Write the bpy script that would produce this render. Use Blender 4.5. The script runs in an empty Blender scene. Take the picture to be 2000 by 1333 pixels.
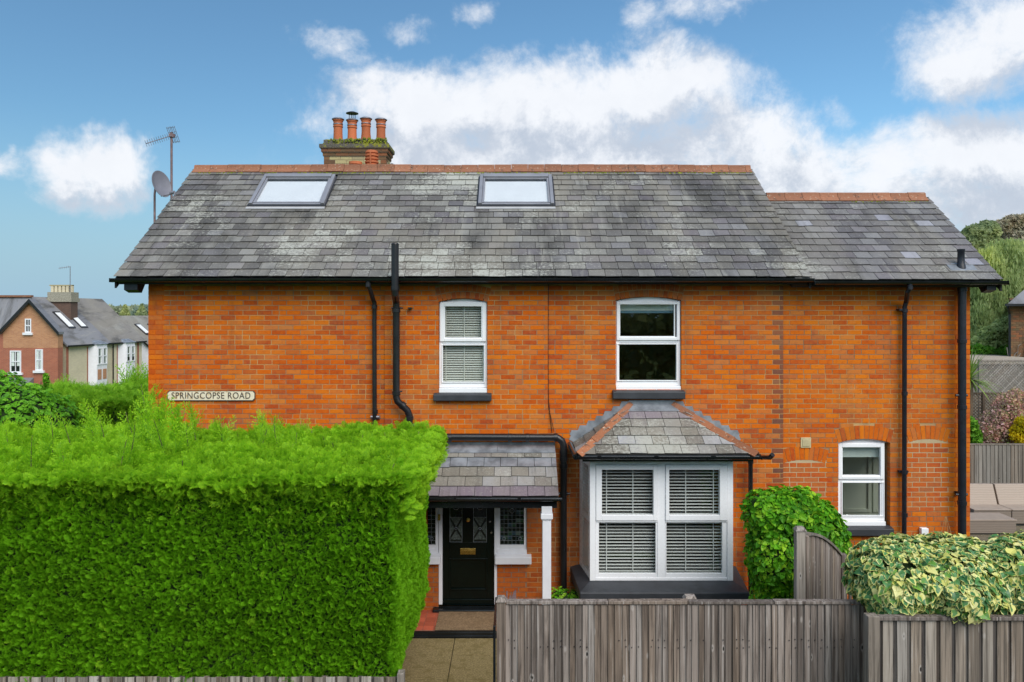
import bpy, bmesh, math, random
import numpy as np
from mathutils import Vector, Matrix, noise as mnoise
random.seed(7)
rng = np.random.default_rng(7)
S = bpy.context.scene
C = S.collection
R = math.radians
CAMY, CAMZ, F = -11.72, 4.6, 1500.0

# ------------------------------------------------------------------ camera, sky, sun
cd = bpy.data.cameras.new('camera'); cam = bpy.data.objects.new('camera', cd); C.objects.link(cam)
cam.location = (0, CAMY, CAMZ); cam.rotation_euler = (R(90), 0, 0)
cd.lens = 27.0; cd.sensor_width = 36; cd.shift_y = -0.02575; cd.clip_end = 6000; cd.clip_start = 0.1
S.camera = cam
S.view_settings.view_transform = 'Standard'; S.view_settings.look = 'None'
S.view_settings.exposure = 0.72; S.view_settings.gamma = 1.0; S.view_settings.use_curve_mapping = False
S.cycles.max_bounces = 7; S.cycles.transparent_max_bounces = 12; S.cycles.caustics_reflective = False
S.cycles.caustics_refractive = False; S.cycles.sample_clamp_indirect = 4.0

SUN_EL, SUN_AZ = 44, 30      # elevation; azimuth from -Y (behind the camera), negative = from the left
sd = bpy.data.lights.new('sun', 'SUN'); sun = bpy.data.objects.new('sun', sd); C.objects.link(sun)
sd.energy = 2.1; sd.angle = R(50); sd.color = (1.0, 0.95, 0.88)
dsun = Vector((math.sin(R(SUN_AZ)) * math.cos(R(SUN_EL)), -math.cos(R(SUN_AZ)) * math.cos(R(SUN_EL)), math.sin(R(SUN_EL))))
sun.rotation_euler = dsun.to_track_quat('Z', 'Y').to_euler()

class G:
    """small node-graph helper"""
    def __init__(s, tree): s.t = tree; s.t.nodes.clear()
    def n(s, typ, ins=None, **props):
        nd = s.t.nodes.new(typ)
        for k, v in props.items(): setattr(nd, k, v)
        for k, v in (ins or {}).items():
            sock = nd.inputs[k]
            if isinstance(v, bpy.types.NodeSocket): s.t.links.new(v, sock)
            else: sock.default_value = v
        return nd
    def m(s, op, a, b=0.0, c=0.0, clamp=False):
        return s.n('ShaderNodeMath', {0: a, 1: b, 2: c}, operation=op, use_clamp=clamp).outputs[0]
    def vm(s, op, a, b=(0, 0, 0)):
        nd = s.n('ShaderNodeVectorMath', {0: a, 1: b}, operation=op)
        return nd.outputs['Value'] if op in ('LENGTH', 'DOT_PRODUCT', 'DISTANCE') else nd.outputs[0]
    def mix(s, f, a, b, blend='MIX'):
        nd = s.n('ShaderNodeMix', data_type='RGBA', blend_type=blend)
        for i, v in ((0, f), (6, a), (7, b)):
            if isinstance(v, bpy.types.NodeSocket): s.t.links.new(v, nd.inputs[i])
            else: nd.inputs[i].default_value = v if i == 0 else (*v[:3], 1)
        return nd.outputs[2]
    def ramp(s, f, stops, interp='LINEAR'):
        nd = s.n('ShaderNodeValToRGB', {0: f}); cr = nd.color_ramp; cr.interpolation = interp
        while len(cr.elements) < len(stops): cr.elements.new(0.5)
        for e, (p, c) in zip(cr.elements, stops):
            e.position = p; e.color = (*c, 1) if not isinstance(c, (int, float)) else (c, c, c, 1)
        return nd.outputs[0]
    def noise(s, vec, scale, detail=3, rough=0.55, dist=0.0, w=None):
        return s.n('ShaderNodeTexNoise', {'Vector': vec, 'Scale': scale, 'Detail': detail, 'Roughness': rough, 'Distortion': dist}).outputs[0]
    def smooth(s, f, a, b):
        return s.n('ShaderNodeMapRange', {0: f, 1: a, 2: b, 3: 0.0, 4: 1.0}, interpolation_type='SMOOTHSTEP').outputs[0]

# world
W = bpy.data.worlds.new('World'); S.world = W; W.use_nodes = True
g = G(W.node_tree)
sky = g.n('ShaderNodeTexSky', sky_type='NISHITA', sun_disc=False, sun_elevation=R(SUN_EL), sun_rotation=R(180 + SUN_AZ),
          air_density=1.0, dust_density=1.2, ozone_density=1.6, altitude=50)
tc = g.n('ShaderNodeTexCoord'); P = tc.outputs['Generated']
def sdir(px, py):
    v = Vector(((px - 1000) / F, 1, (615 - py) / F)); return v.normalized()
# clouds: (px, py, half-width, half-height, strength) converted to fixed directions in the sky
blobs = [(1040, 225, 370, 105, 1.0), (800, 185, 170, 70, .95), (1230, 185, 190, 75, 1.0), (1120, 330, 430, 110, 1.0), (1480, 350, 230, 95, .9),
         (1810, 310, 300, 95, 1.0), (1720, 400, 420, 85, .9), (1950, 70, 190, 105, .85), (175, 330, 105, 66, .95), (-20, 315, 60, 34, .62), (640, 80, 120, 50, .50), (800, 50, 100, 36, .48),
         (1400, 30, 130, 45, .5), (1260, 35, 60, 60, .55), (620, 240, 70, 50, .55), (940, 10, 60, 35, .5), (1640, 215, 60, 40, .45),
         (2500, 150, 380, 160, 1.0), (-1300, 100, 330, 150, .95), (1000, -420, 420, 150, .9), (-100, -500, 300, 150, .8), (2300, -500, 380, 170, .9)]
bl = []
for (bx, by, hw, hh, st) in blobs:
    c = sdir(bx, by); r = (c.y); bl.append((c, hw / F * r, hh / F * r, st))
rb = random.Random(3)
for k in range(16):        # the same kind of cloud goes on round the whole sky
    az = R(95 + k * 12.0 + rb.uniform(-5, 5)) ; el = R(rb.uniform(8, 60))
    c = Vector((math.sin(az) * math.cos(el), math.cos(az) * math.cos(el), math.sin(el)))
    bl.append((c, rb.uniform(.2, .4), rb.uniform(.09, .18), rb.uniform(.8, 1)))
def density(vec):
    wv = g.n('ShaderNodeTexNoise', {'Vector': vec, 'Scale': 5.0, 'Detail': 5.0, 'Roughness': .65}).outputs['Color']
    wv = g.vm('MULTIPLY', g.vm('SUBTRACT', wv, (.5, .5, .5)), (.16, .16, .13))
    pv = g.vm('ADD', vec, wv)
    acc = None
    for (c, rx, rz, st) in bl:
        right = Vector((c.y, -c.x, 0)).normalized(); up = right.cross(c).normalized()
        d = g.vm('SUBTRACT', pv, tuple(c))
        a = g.vm('DOT_PRODUCT', d, tuple(right / rx)); b = g.vm('DOT_PRODUCT', d, tuple(up / rz)); e = g.vm('DOT_PRODUCT', d, tuple(c / .9))
        q = g.m('SUBTRACT', st, g.m('MULTIPLY', g.m('ADD', g.m('ADD', g.m('MULTIPLY', a, a), g.m('MULTIPLY', b, b)), g.m('MULTIPLY', e, e)), .55))
        acc = q if acc is None else g.n('ShaderNodeMath', {0: acc, 1: q, 2: .35}, operation='SMOOTH_MAX').outputs[0]
    nz = g.noise(vec, 9.0, 14, .69, .2)
    return g.m('ADD', g.m('MAXIMUM', acc, -1.0), g.m('MULTIPLY', g.m('SUBTRACT', nz, .5), 2.1))
den = density(P)
den2 = density(g.vm('ADD', P, (-.02, 0, .055)))
cover = g.m('POWER', g.smooth(den, .04, .86), 1.2)
lit = g.smooth(g.m('SUBTRACT', den, den2), -.20, .46)
puff = g.noise(P, 22, 5, .6)
sep = g.n('ShaderNodeSeparateXYZ', {0: P}).outputs[2]
skyc = g.mix(1.0, sky.outputs[0], (.46, .65, .70), 'MULTIPLY')
skyc = g.mix(g.smooth(sep, .24, -.02), skyc, (1.70, 2.6, 3.3))
cl = g.mix(g.m('MULTIPLY', lit, 1.0), (2.55, 2.85, 3.35), (4.45, 4.55, 4.75))
cl = g.mix(g.m('MULTIPLY', g.smooth(den, .9, .3), .4), cl, (3.9, 4.1, 4.4))
cl = g.mix(g.m('MULTIPLY', g.smooth(puff, .35, .7), .22), cl, (3.7, 3.85, 4.15))
skyc = g.mix(g.m('MULTIPLY', cover, .96), skyc, cl)
skyc = g.mix(g.smooth(sep, -.005, -.05), skyc, (.9, .9, .75))
bg = g.n('ShaderNodeBackground', {0: skyc, 1: 0.13})
g.n('ShaderNodeOutputWorld', {0: bg.outputs[0]})
W.cycles.sampling_method = 'MANUAL'; W.cycles.sample_map_resolution = 512

# ------------------------------------------------------------------ materials
def newmat(name):
    m = bpy.data.materials.new(name); m.use_nodes = True; return m, G(m.node_tree)
def finish(g, col, rough=.7, bump=None, bstr=.3, bdist=.01, spec=.5, metal=0.0, trans=None, coat=0.0):
    ins = {'Base Color': col if isinstance(col, bpy.types.NodeSocket) else (*col, 1), 'Roughness': rough, 'Metallic': metal, 'Specular IOR Level': spec, 'Coat Weight': coat}
    if bump is not None:
        ins['Normal'] = g.n('ShaderNodeBump', {'Height': bump, 'Strength': bstr, 'Distance': bdist}).outputs[0]
    b = g.n('ShaderNodeBsdfPrincipled', ins).outputs[0]
    if trans:
        t = g.n('ShaderNodeBsdfTranslucent', {'Color': ins['Base Color']}).outputs[0]
        b = g.n('ShaderNodeMixShader', {0: trans, 1: b, 2: t}).outputs[0]
    g.n('ShaderNodeOutputMaterial', {0: b})
def pos(g): return g.n('ShaderNodeNewGeometry').outputs['Position']
def rnd3(g, seed=0.0):
    """three random numbers for each piece, whether it is an object or an island of a joined mesh"""
    ri = g.n('ShaderNodeNewGeometry').outputs['Random Per Island']
    ro = g.n('ShaderNodeObjectInfo').outputs['Random']
    v = g.m('ADD', g.m('MULTIPLY', ri, 13.7), g.m('MULTIPLY', ro, 7.31 + seed))
    wn = g.n('ShaderNodeTexWhiteNoise', {'W': v}, noise_dimensions='1D').outputs['Color']
    sp = g.n('ShaderNodeSeparateColor', {0: wn}); return sp.outputs[0], sp.outputs[1], sp.outputs[2]

def plain(name, col, rough=.5, vary=.12, scale=6, bump=0, spec=.5, metal=0., coat=0.):
    m, g = newmat(name); p = pos(g)
    nz = g.noise(p, scale, 4)
    c = g.mix(g.smooth(nz, .3, .7), [x * (1 - vary) for x in col], [min(1, x * (1 + vary)) for x in col])
    nf = g.noise(p, scale * 12, 3)
    r = g.m('ADD', rough - .06, g.m('MULTIPLY', nf, .12))
    finish(g, c, r, nf if bump else None, bump, .004, spec, metal, coat=coat); return m

def brick_mat(name, ramp, dirty=.25, pale=.35, hot=(.62, .19, .02)):
    m, g = newmat(name); p = pos(g); a, b, c = rnd3(g)
    col = g.ramp(a, ramp, 'LINEAR')
    # broad weathering over the wall
    w1 = g.noise(p, .55, 4, .6)
    col = g.mix(g.m('MULTIPLY', g.smooth(w1, .5, .68), pale), col, (.50, .18, .05))
    w2 = g.noise(g.vm('MULTIPLY', p, (1, 1, .45)), 1.3, 5, .65, .4)
    col = g.mix(g.m('MULTIPLY', g.smooth(w2, .54, .72), dirty), col, (.20, .065, .035))
    w4 = g.noise(g.vm('MULTIPLY', p, (3.2, 3.2, .35)), 1.0, 5, .6, .2)
    col = g.mix(g.m('MULTIPLY', g.smooth(w4, .52, .74), .55), col, (.20, .085, .04))
    w5 = g.noise(g.vm('ADD', p, (9, 2, 4)), 2.2, 5, .7)
    col = g.mix(g.m('MULTIPLY', g.smooth(w5, .60, .72), .30), col, (.52, .30, .15))
    # some bricks burnt or browned
    col = g.mix(g.m('MULTIPLY', g.smooth(b, .91, .97), .38), col, (.17, .06, .05))
    col = g.mix(g.m('MULTIPLY', g.smooth(c, .80, .92), .30), col, (.40, .22, .10))
    # inside one brick
    n1 = g.noise(p, 17, 4, .65); n2 = g.noise(p, 90, 3, .6)
    col = g.mix(g.m('MULTIPLY', g.smooth(n1, .35, .75), .32), col, hot)
    col = g.mix(g.m('MULTIPLY', g.smooth(n1, .5, .25), .35), col, (.22, .06, .03))
    col = g.mix(g.m('MULTIPLY', g.smooth(n2, .62, .8), .3), col, (.16, .07, .05))
    n3 = g.noise(p, 6.5, 6, .75)
    col = g.mix(g.m('MULTIPLY', g.smooth(n3, .70, .76), .45), col, (.60, .46, .32))
    hgt = g.m('ADD', g.m('MULTIPLY', n1, .6), g.m('MULTIPLY', n2, .4))
    finish(g, col, .92, hgt, .6, .006, .06); return m
M = {}
M['brick'] = brick_mat('orange_brick', [(0, (.46, .070, .010)), (.2, (.58, .105, .008)), (.42, (.64, .130, .008)), (.62, (.66, .165, .010)), (.76, (.56, .135, .025)), (.88, (.42, .058, .014)), (1, (.60, .19, .035))])
M['brick_right'] = brick_mat('amber_brick', [(0, (.54, .095, .010)), (.3, (.64, .14, .010)), (.6, (.68, .18, .012)), (.85, (.48, .075, .014)), (1, (.60, .18, .03))], .2, .25)
M['brick_red'] = brick_mat('red_patch_brick', [(0, (.48, .09, .025)), (.5, (.52, .115, .03)), (1, (.46, .13, .04))], .1, .15)
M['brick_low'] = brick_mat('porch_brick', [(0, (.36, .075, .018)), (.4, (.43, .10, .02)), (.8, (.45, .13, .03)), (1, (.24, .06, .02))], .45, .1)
M['brick_quoin'] = brick_mat('brown_quoin_brick', [(0, (.20, .07, .045)), (.5, (.28, .09, .045)), (1, (.15, .07, .055))], .4, .1, (.34, .12, .04))
M['brick_arch'] = brick_mat('arch_brick', [(0, (.40, .08, .02)), (.5, (.46, .11, .022)), (1, (.32, .06, .02))], .3, .1)
M['brick_stack'] = brick_mat('sooty_brick', [(0, (.19, .12, .07)), (.4, (.13, .085, .055)), (.7, (.28, .11, .055)), (1, (.11, .09, .055))], .5, 0, (.24, .15, .07))
def stock():
    m, g = newmat('yellow_stock_brick'); p = pos(g); a, b, c = rnd3(g)
    col = g.ramp(a, [(0, (.42, .35, .17)), (.5, (.52, .45, .24)), (1, (.34, .28, .17))])
    n = g.noise(p, 30, 4); col = g.mix(g.m('MULTIPLY', g.smooth(n, .5, .7), .4), col, (.2, .16, .1))
    finish(g, col, .9, n, .5, .005, .2); return m
M['stock'] = stock()
def mortar(name, c1, c2):
    m, g = newmat(name); p = pos(g); n = g.noise(p, 1.1, 4); f = g.noise(p, 70, 3)
    col = g.mix(g.smooth(n, .42, .6), c1, c2); col = g.mix(g.m('MULTIPLY', f, .3), col, (.2, .15, .1))
    finish(g, col, .95, f, .5, .004, .1); return m
M['mortar'] = mortar('lime_mortar', (.32, .20, .12), (.58, .36, .15))
M['mortar_grey'] = mortar('grey_mortar', (.26, .22, .18), (.30, .23, .16))
M['mortar_pale'] = mortar('pale_mortar', (.50, .38, .22), (.56, .44, .27))

def slate_mat(name, base=((.115, .108, .102), (.155, .147, .138), (.195, .185, .168), (.245, .238, .222)), lichen=.9, warm=.5, xw=True):
    m, g = newmat(name); p = pos(g); a, b, c = rnd3(g)
    col = g.ramp(a, [(0, base[0]), (.35, base[1]), (.7, base[2]), (1, base[3])])
    col = g.mix(g.m('MULTIPLY', g.smooth(b, .75, .95), .30), col, (.17, .14, .165))
    # broad bands of algae and soot
    pst = g.vm('MULTIPLY', p, (1, .35, .35))
    w = g.noise(pst, 1.1, 5, .6, .3)
    col = g.mix(g.m('MULTIPLY', g.smooth(w, .46, .68), .72), col, (.050, .047, .042))
    st_ = g.noise(g.vm('MULTIPLY', p, (4.5, .5, .5)), 1.0, 6, .65, .2)
    col = g.mix(g.m('MULTIPLY', g.smooth(st_, .56, .70), .42), col, (.36, .345, .30))
    col = g.mix(g.m('MULTIPLY', g.smooth(st_, .44, .32), .45), col, (.06, .056, .05))
    w2 = g.noise(g.vm('ADD', pst, (7, 3, 1)), .9, 5, .6)
    col = g.mix(g.m('MULTIPLY', g.smooth(w2, .45, .60), warm), col, (.27, .245, .20))
    # crusts of pale lichen, in colonies
    col1 = g.noise(g.vm('ADD', p, (3, 0, 2)), .75, 3, .5)
    f1 = g.noise(p, 22, 8, .82, .2)
    if xw:
        sx = g.n('ShaderNodeSeparateXYZ', {0: p}).outputs[0]
        zone = g.m('SUBTRACT', 1.0, g.m('MULTIPLY', g.smooth(g.m('ABSOLUTE', g.m('ADD', sx, 1.6)), 1.2, 5.0), .14))
        col1 = g.m('MULTIPLY', col1, zone)
    k = g.m('ADD', f1, g.m('MULTIPLY', g.m('SUBTRACT', col1, .5), .75))
    k = g.m('ADD', k, g.m('MULTIPLY', g.m('SUBTRACT', c, .5), .12))
    col = g.mix(g.m('MULTIPLY', g.smooth(k, .53, .66), lichen), col, (.43, .43, .38))
    f2 = g.noise(p, 38, 4, .7)
    col = g.mix(g.m('MULTIPLY', g.smooth(f2, .57, .70), .55), col, (.40, .40, .36))
    col = g.mix(g.m('MULTIPLY', g.smooth(f2, .42, .30), .4), col, (.04, .04, .042))
    finish(g, col, .58, g.m('ADD', f2, f1), .35, .006, .28); return m
M['slate'] = slate_mat('weathered_slate')
M['slate_ext'] = slate_mat('darker_slate', ((.115, .108, .114), (.145, .137, .142), (.175, .168, .170), (.225, .22, .225)), .6, .3)
M['slate_low'] = slate_mat('mossy_brown_slate', ((.13, .12, .10), (.18, .165, .14), (.23, .215, .19), (.36, .36, .38)), .8, .6, False)
M['slate_purple'] = slate_mat('purple_slate', ((.17, .135, .165), (.20, .16, .19), (.22, .18, .21), (.25, .21, .24)), .25, .2, False)
M['slate_new'] = slate_mat('clean_grey_slate', ((.24, .24, .29), (.27, .27, .32), (.3, .3, .35), (.32, .32, .36)), .2, .1, False)
M['slate_far'] = slate_mat('far_slate', ((.16, .165, .19), (.18, .185, .21), (.20, .20, .225), (.22, .22, .24)), .1, .1, False)
M['slate_far_old'] = slate_mat('far_mossy_slate', ((.21, .20, .185), (.26, .24, .21), (.29, .26, .22), (.33, .29, .23)), .4, .5, False)
def terra(name, c, moss=.3):
    m, g = newmat(name); p = pos(g); a, b, cc = rnd3(g)
    col = g.mix(a, [x * .8 for x in c], [min(x * 1.2, 1) for x in c])
    n = g.noise(p, 9, 6, .7); n2 = g.noise(p, 30, 4, .7)
    col = g.mix(g.m('MULTIPLY', g.smooth(n, .54, .68), moss), col, (.09, .06, .045))
    col = g.mix(g.m('MULTIPLY', g.smooth(n2, .6, .68), moss), col, (.5, .42, .32))
    finish(g, col, .8, n2, .4, .005, .3); return m
M['ridge'] = terra('terracotta_ridge', (.29, .125, .070), .95)
M['hip'] = terra('lichened_terracotta', (.30, .115, .055), .95)
M['pot'] = terra('terracotta_pot', (.50, .145, .06), .2)
M['quarry'] = terra('quarry_tile', (.45, .10, .05), .3)
M['upvc'] = plain('white_upvc', (.88, .88, .90), .28, .02, 3)
M['paint_white'] = plain('white_gloss_paint', (.78, .78, .82), .35, .04, 5)
M['black'] = plain('black_plastic', (.012, .012, .014), .34, .3, 4, .15)
M['black_paint'] = plain('black_gloss_paint', (.010, .012, .014), .22, .3, 4, .1)
M['iron'] = plain('black_cast_iron', (.010, .011, .018), .4, .3, 9, .5)
M['door'] = plain('dark_green_gloss', (.0015, .005, .004), .2, .2, 4, .05, spec=.3)
M['sill'] = plain('dark_grey_masonry_paint', (.034, .037, .044), .55, .2, 5, .3)
M['lead'] = plain('grey_lead', (.27, .29, .32), .42, .35, 5, .3, metal=.35)
M['velux'] = plain('grey_aluminium', (.30, .30, .33), .42, .08, 4, .05, metal=.3)
M['flash_grey'] = plain('pale_flashing', (.42, .42, .43), .5, .1, 4)
M['velux_dark'] = plain('dark_aluminium', (.03, .03, .034), .4, .1, 4)
M['brass'] = plain('brass', (.62, .42, .12), .28, .2, 30, .1, metal=1)
M['chrome'] = plain('chrome', (.75, .75, .76), .12, .05, 8, metal=1)
M['galv'] = plain('galvanised_steel', (.30, .28, .30), .45, .2, 12, metal=.7)
M['rusty'] = plain('rust_stained_pole', (.20, .13, .13), .6, .3, 9)
M['dish'] = plain('grey_dish_paint', (.20, .20, .235), .5, .1, 5)
M['soffit'] = plain('dark_soffit', (.014, .012, .011), .7, .3, 6)
M['plaster'] = plain('interior_plaster', (.42, .42, .38), .9, .05, 2)
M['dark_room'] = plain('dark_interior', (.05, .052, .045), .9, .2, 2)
M['kitchen'] = plain('sage_cupboard_paint', (.70, .74, .62), .5, .04, 2)
M['slat'] = plain('blind_slat', (.90, .90, .89), .4, .03, 3)
M['slat_green'] = plain('sage_blind_slat', (.78, .77, .72), .5, .05, 3)
M['roller'] = plain('roller_blind', (.62, .68, .64), .8, .04, 3)
M['roller_blue'] = plain('roller_blind_hem', (.10, .20, .28), .8, .04, 3)
M['ceramic'] = plain('white_ceramic', (.75, .78, .82), .15, .02, 3)
M['cream'] = plain('cream_plate', (.55, .46, .26), .6, .15, 10)
M['sign_black'] = plain('worn_black_letter_paint', (.085, .06, .045), .6, .4, 60)
M['rope'] = plain('straw_string', (.45, .25, .10), .9, .2, 20)
M['stone_cap'] = plain('concrete_cap', (.30, .28, .22), .9, .3, 14, .5)
M['flaunch'] = None
def mossy(name, base, moss, amt):
    m, g = newmat(name); p = pos(g); n = g.noise(p, 7, 6, .7); f = g.noise(p, 45, 4, .7)
    col = g.mix(g.smooth(f, .3, .7), [x * .6 for x in base], [x * 1.3 for x in base])
    col = g.mix(g.m('MULTIPLY', g.smooth(n, .5, .6), amt), col, moss)
    finish(g, col, .95, f, .8, .012, .1); return m
M['flaunch'] = mossy('mossy_mortar_slab', (.13, .12, .10), (.30, .30, .02), .8)
M['moss'] = mossy('yellow_green_moss', (.16, .19, .03), (.34, .36, .03), .8)
M['paving'] = mossy('stained_concrete_slab', (.27, .21, .10), (.17, .13, .05), .6)
M['patio'] = mossy('grey_patio_slab', (.20, .17, .12), (.12, .10, .07), .6)
M['mat'] = mossy('brown_coir_mat', (.25, .17, .10), (.17, .11, .06), .5)
M['soil'] = mossy('garden_soil', (.09, .07, .045), (.08, .10, .03), .6)
M['grass'] = mossy('rough_grass', (.09, .14, .03), (.13, .17, .04), .6)
M['asphalt'] = mossy('asphalt', (.055, .055, .055), (.07, .07, .065), .4)
M['felt'] = mossy('pale_roofing_felt', (.42, .36, .29), (.34, .30, .25), .4)
def signm():
    m, g = newmat('rust_bled_cream_enamel'); p = pos(g); n = g.noise(p, 16, 5, .7)
    col = g.mix(g.smooth(n, .48, .72), (.78, .70, .52), (.60, .36, .10)); finish(g, col, .5, n, .2, .003); return m
M['sign'] = signm()
def wood(name, dark, mid, light, sc=1.0):
    m, g = newmat(name); p = pos(g); a, b, c = rnd3(g)
    off = g.n('ShaderNodeCombineXYZ', {0: g.m('MULTIPLY', a, 30), 1: g.m('MULTIPLY', b, 30), 2: g.m('MULTIPLY', c, 30)}).outputs[0]
    q = g.vm('ADD', p, off)
    gr = g.noise(g.vm('MULTIPLY', q, (34 * sc, 34 * sc, .9 * sc)), 1.0, 6, .65, .6)
    bl_ = g.noise(g.vm('MULTIPLY', q, (5, 5, 1.3)), 1.0, 4, .6)
    base = g.mix(a, [x * .6 for x in mid], [x * 1.35 for x in mid])
    base = g.mix(g.m('MULTIPLY', g.smooth(b, .75, .95), .55), base, light)
    base = g.mix(g.m('MULTIPLY', g.smooth(c, .55, .9), .5), base, (.21, .145, .095))
    col = g.mix(g.m('MULTIPLY', g.smooth(gr, .44, .66), .85), base, dark)
    col = g.mix(g.m('MULTIPLY', g.smooth(gr, .44, .30), .65), col, light)
    col = g.mix(g.m('MULTIPLY', g.smooth(bl_, .55, .75), .55), col, dark)
    kn = g.n('ShaderNodeTexVoronoi', {'Vector': g.vm('MULTIPLY', q, (8, 8, 3.3)), 'Scale': 1.0}, feature='F1').outputs['Distance']
    col = g.mix(g.smooth(kn, .10, .05), col, (.02, .017, .014))
    col = g.mix(g.m('MULTIPLY', g.m('MULTIPLY', g.smooth(kn, .17, .09), g.smooth(kn, .05, .09)), .5), col, light)
    finish(g, col, .85, gr, .5, .006, .2); return m
M['fence'] = wood('weathered_grey_wood', (.06, .046, .038), (.25, .21, .185), (.50, .455, .42))
M['fence_r'] = wood('silvered_lap_wood', (.095, .08, .066), (.33, .285, .24), (.52, .48, .44))
M['fence_rd'] = wood('dark_lap_wood', (.035, .030, .028), (.095, .082, .074), (.2, .18, .16))
M['fence_far'] = wood('far_grey_wood', (.12, .105, .09), (.23, .21, .185), (.32, .30, .27))
M['lattice'] = wood('lattice_wood', (.18, .15, .13), (.30, .27, .25), (.38, .35, .33))
M['lattice_brown'] = wood('brown_lattice_wood', (.07, .05, .04), (.16, .12, .09), (.22, .18, .14))
M['bark'] = wood('bark', (.04, .03, .02), (.12, .09, .06), (.2, .16, .12), .4)
def rattan(name, k):
    m, g = newmat(name); p = pos(g)
    w1 = g.n('ShaderNodeTexWave', {'Vector': p, 'Scale': 9.0, 'Distortion': 1.5, 'Detail': 2.0}, bands_direction='Z').outputs[1]
    n = g.noise(g.vm('MULTIPLY', p, (3, 3, 60)), 1, 4)
    col = g.mix(g.m('MULTIPLY', w1, .6), (.40 * k, .32 * k, .255 * k), (.20 * k, .155 * k, .12 * k)); col = g.mix(g.m('MULTIPLY', n, .4), col, (.42 * k, .35 * k, .30 * k))
    finish(g, col, .6, w1, .4, .004); return m
M['rattan'] = rattan('shaded_rattan', .62); M['rattan_lit'] = rattan('lit_rattan', 1.05)  # one weave, light put into colour: darker fronts, lighter tops and backrests
def glass(name, tint=(.93, .945, .935), gloss=1.0, r=0.0):
    m, g = newmat(name); gm = g.n('ShaderNodeNewGeometry'); co = g.m('ABSOLUTE', g.vm('DOT_PRODUCT', gm.outputs['Normal'], gm.outputs['Incoming']))
    fr = g.m('MULTIPLY_ADD', g.m('POWER', g.m('SUBTRACT', 1.0, co, clamp=True), 5.0), .95, .05 * gloss, clamp=True)
    nz = g.noise(pos(g), 1.6, 2)
    bp = g.n('ShaderNodeBump', {'Height': nz, 'Strength': .03, 'Distance': .02}).outputs[0]
    t = g.n('ShaderNodeBsdfTransparent', {0: (*tint, 1)}).outputs[0]
    gl = g.n('ShaderNodeBsdfGlossy', {'Color': (.95, 1, 1, 1), 'Roughness': r, 'Normal': bp}).outputs[0]
    g.n('ShaderNodeOutputMaterial', {0: g.n('ShaderNodeMixShader', {0: fr, 1: t, 2: gl}).outputs[0]}); return m
M['glass'] = glass('window_glass')
M['glass_sky'] = glass('skylight_glass', (.96, .97, .98), 1.2, .05)
def stained():
    m, g = newmat('leaded_coloured_glass'); p = pos(g)
    q = g.vm('MULTIPLY', p, (15.5, 0, 15.5)); fl = g.n('ShaderNodeVectorMath', {0: q}, operation='FLOOR').outputs[0]
    wn = g.n('ShaderNodeTexWhiteNoise', {'Vector': fl}, noise_dimensions='3D').outputs['Value']
    col = g.ramp(wn, [(0, (.006, .010, .008)), (.6, (.012, .02, .015)), (.72, (.03, .07, .035)), (.84, (.03, .06, .08)), (.95, (.09, .12, .10))], 'CONSTANT')
    finish(g, col, .12, g.noise(p, 30, 2), .3, .004, .6); return m
M['stained'] = stained()
M['frosted'] = plain('frosted_door_glass', (.10, .12, .11), .3, .6, 40, .4)
M['dark_glass'] = plain('dark_door_glass', (.012, .018, .016), .12, .5, 12, .1)

def leaf_mat(name, cols, tip=None, trans=.3, attr=None, clump=1.2, dead=0.0, rough=.5, seed=0.):
    m, g = newmat(name); p = pos(g); a, b, c = rnd3(g, seed)
    col = g.ramp(a, [(i / (len(cols) - 1), k) for i, k in enumerate(cols)])
    n = g.noise(p, clump, 4, .6)
    col = g.mix(g.smooth(n, .35, .65), g.mix(1.0, col, (.70, .78, .85), 'MULTIPLY'), g.mix(1.0, col, (1.22, 1.16, 1.0), 'MULTIPLY'))
    if attr:
        at = g.n('ShaderNodeAttribute', attribute_name=attr).outputs['Fac']
        col = g.mix(at, col, tip)
    if dead:
        d = g.noise(g.vm('ADD', p, (5, 5, 5)), 1.7, 4, .7)
        col = g.mix(g.m('MULTIPLY', g.smooth(d, .66, .74), dead), col, (.24, .10, .03))
    finish(g, col, rough, trans=trans, spec=.15); return m
M['ley'] = leaf_mat('cypress_green', [(.03, .14, .006), (.075, .27, .008), (.17, .44, .014)], (.26, .60, .015), .30, 'tip', 1.1, .6)
M['ley_top'] = leaf_mat('top_lit_cypress_green', [(.07, .26, .008), (.17, .46, .010), (.12, .38, .06), (.30, .58, .012), (.22, .42, .012)], (.46, .78, .03), .4, 'tip', 2.2, .25)  # shaggy top growth; brightness from the sky above also put into colour
M['ley_far'] = leaf_mat('far_cypress_green', [(.12, .36, .015), (.18, .46, .02), (.22, .50, .04)], (.36, .62, .04), .35, 'tip', .8)
M['core'] = plain('dark_shade_core', (.018, .045, .008), .95, .5, 9, .6)  # dark core colour: shade between leaves put into the colour
M['laurel'] = leaf_mat('laurel_green', [(.05, .20, .010), (.10, .34, .015), (.16, .44, .02), (.32, .56, .03)], None, .3, None, 2.5, 0, .35)
M['laurel_far'] = leaf_mat('far_laurel_green', [(.10, .32, .02), (.16, .44, .025), (.22, .52, .04)], None, .3, None, 1.5, 0, .4)
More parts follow.
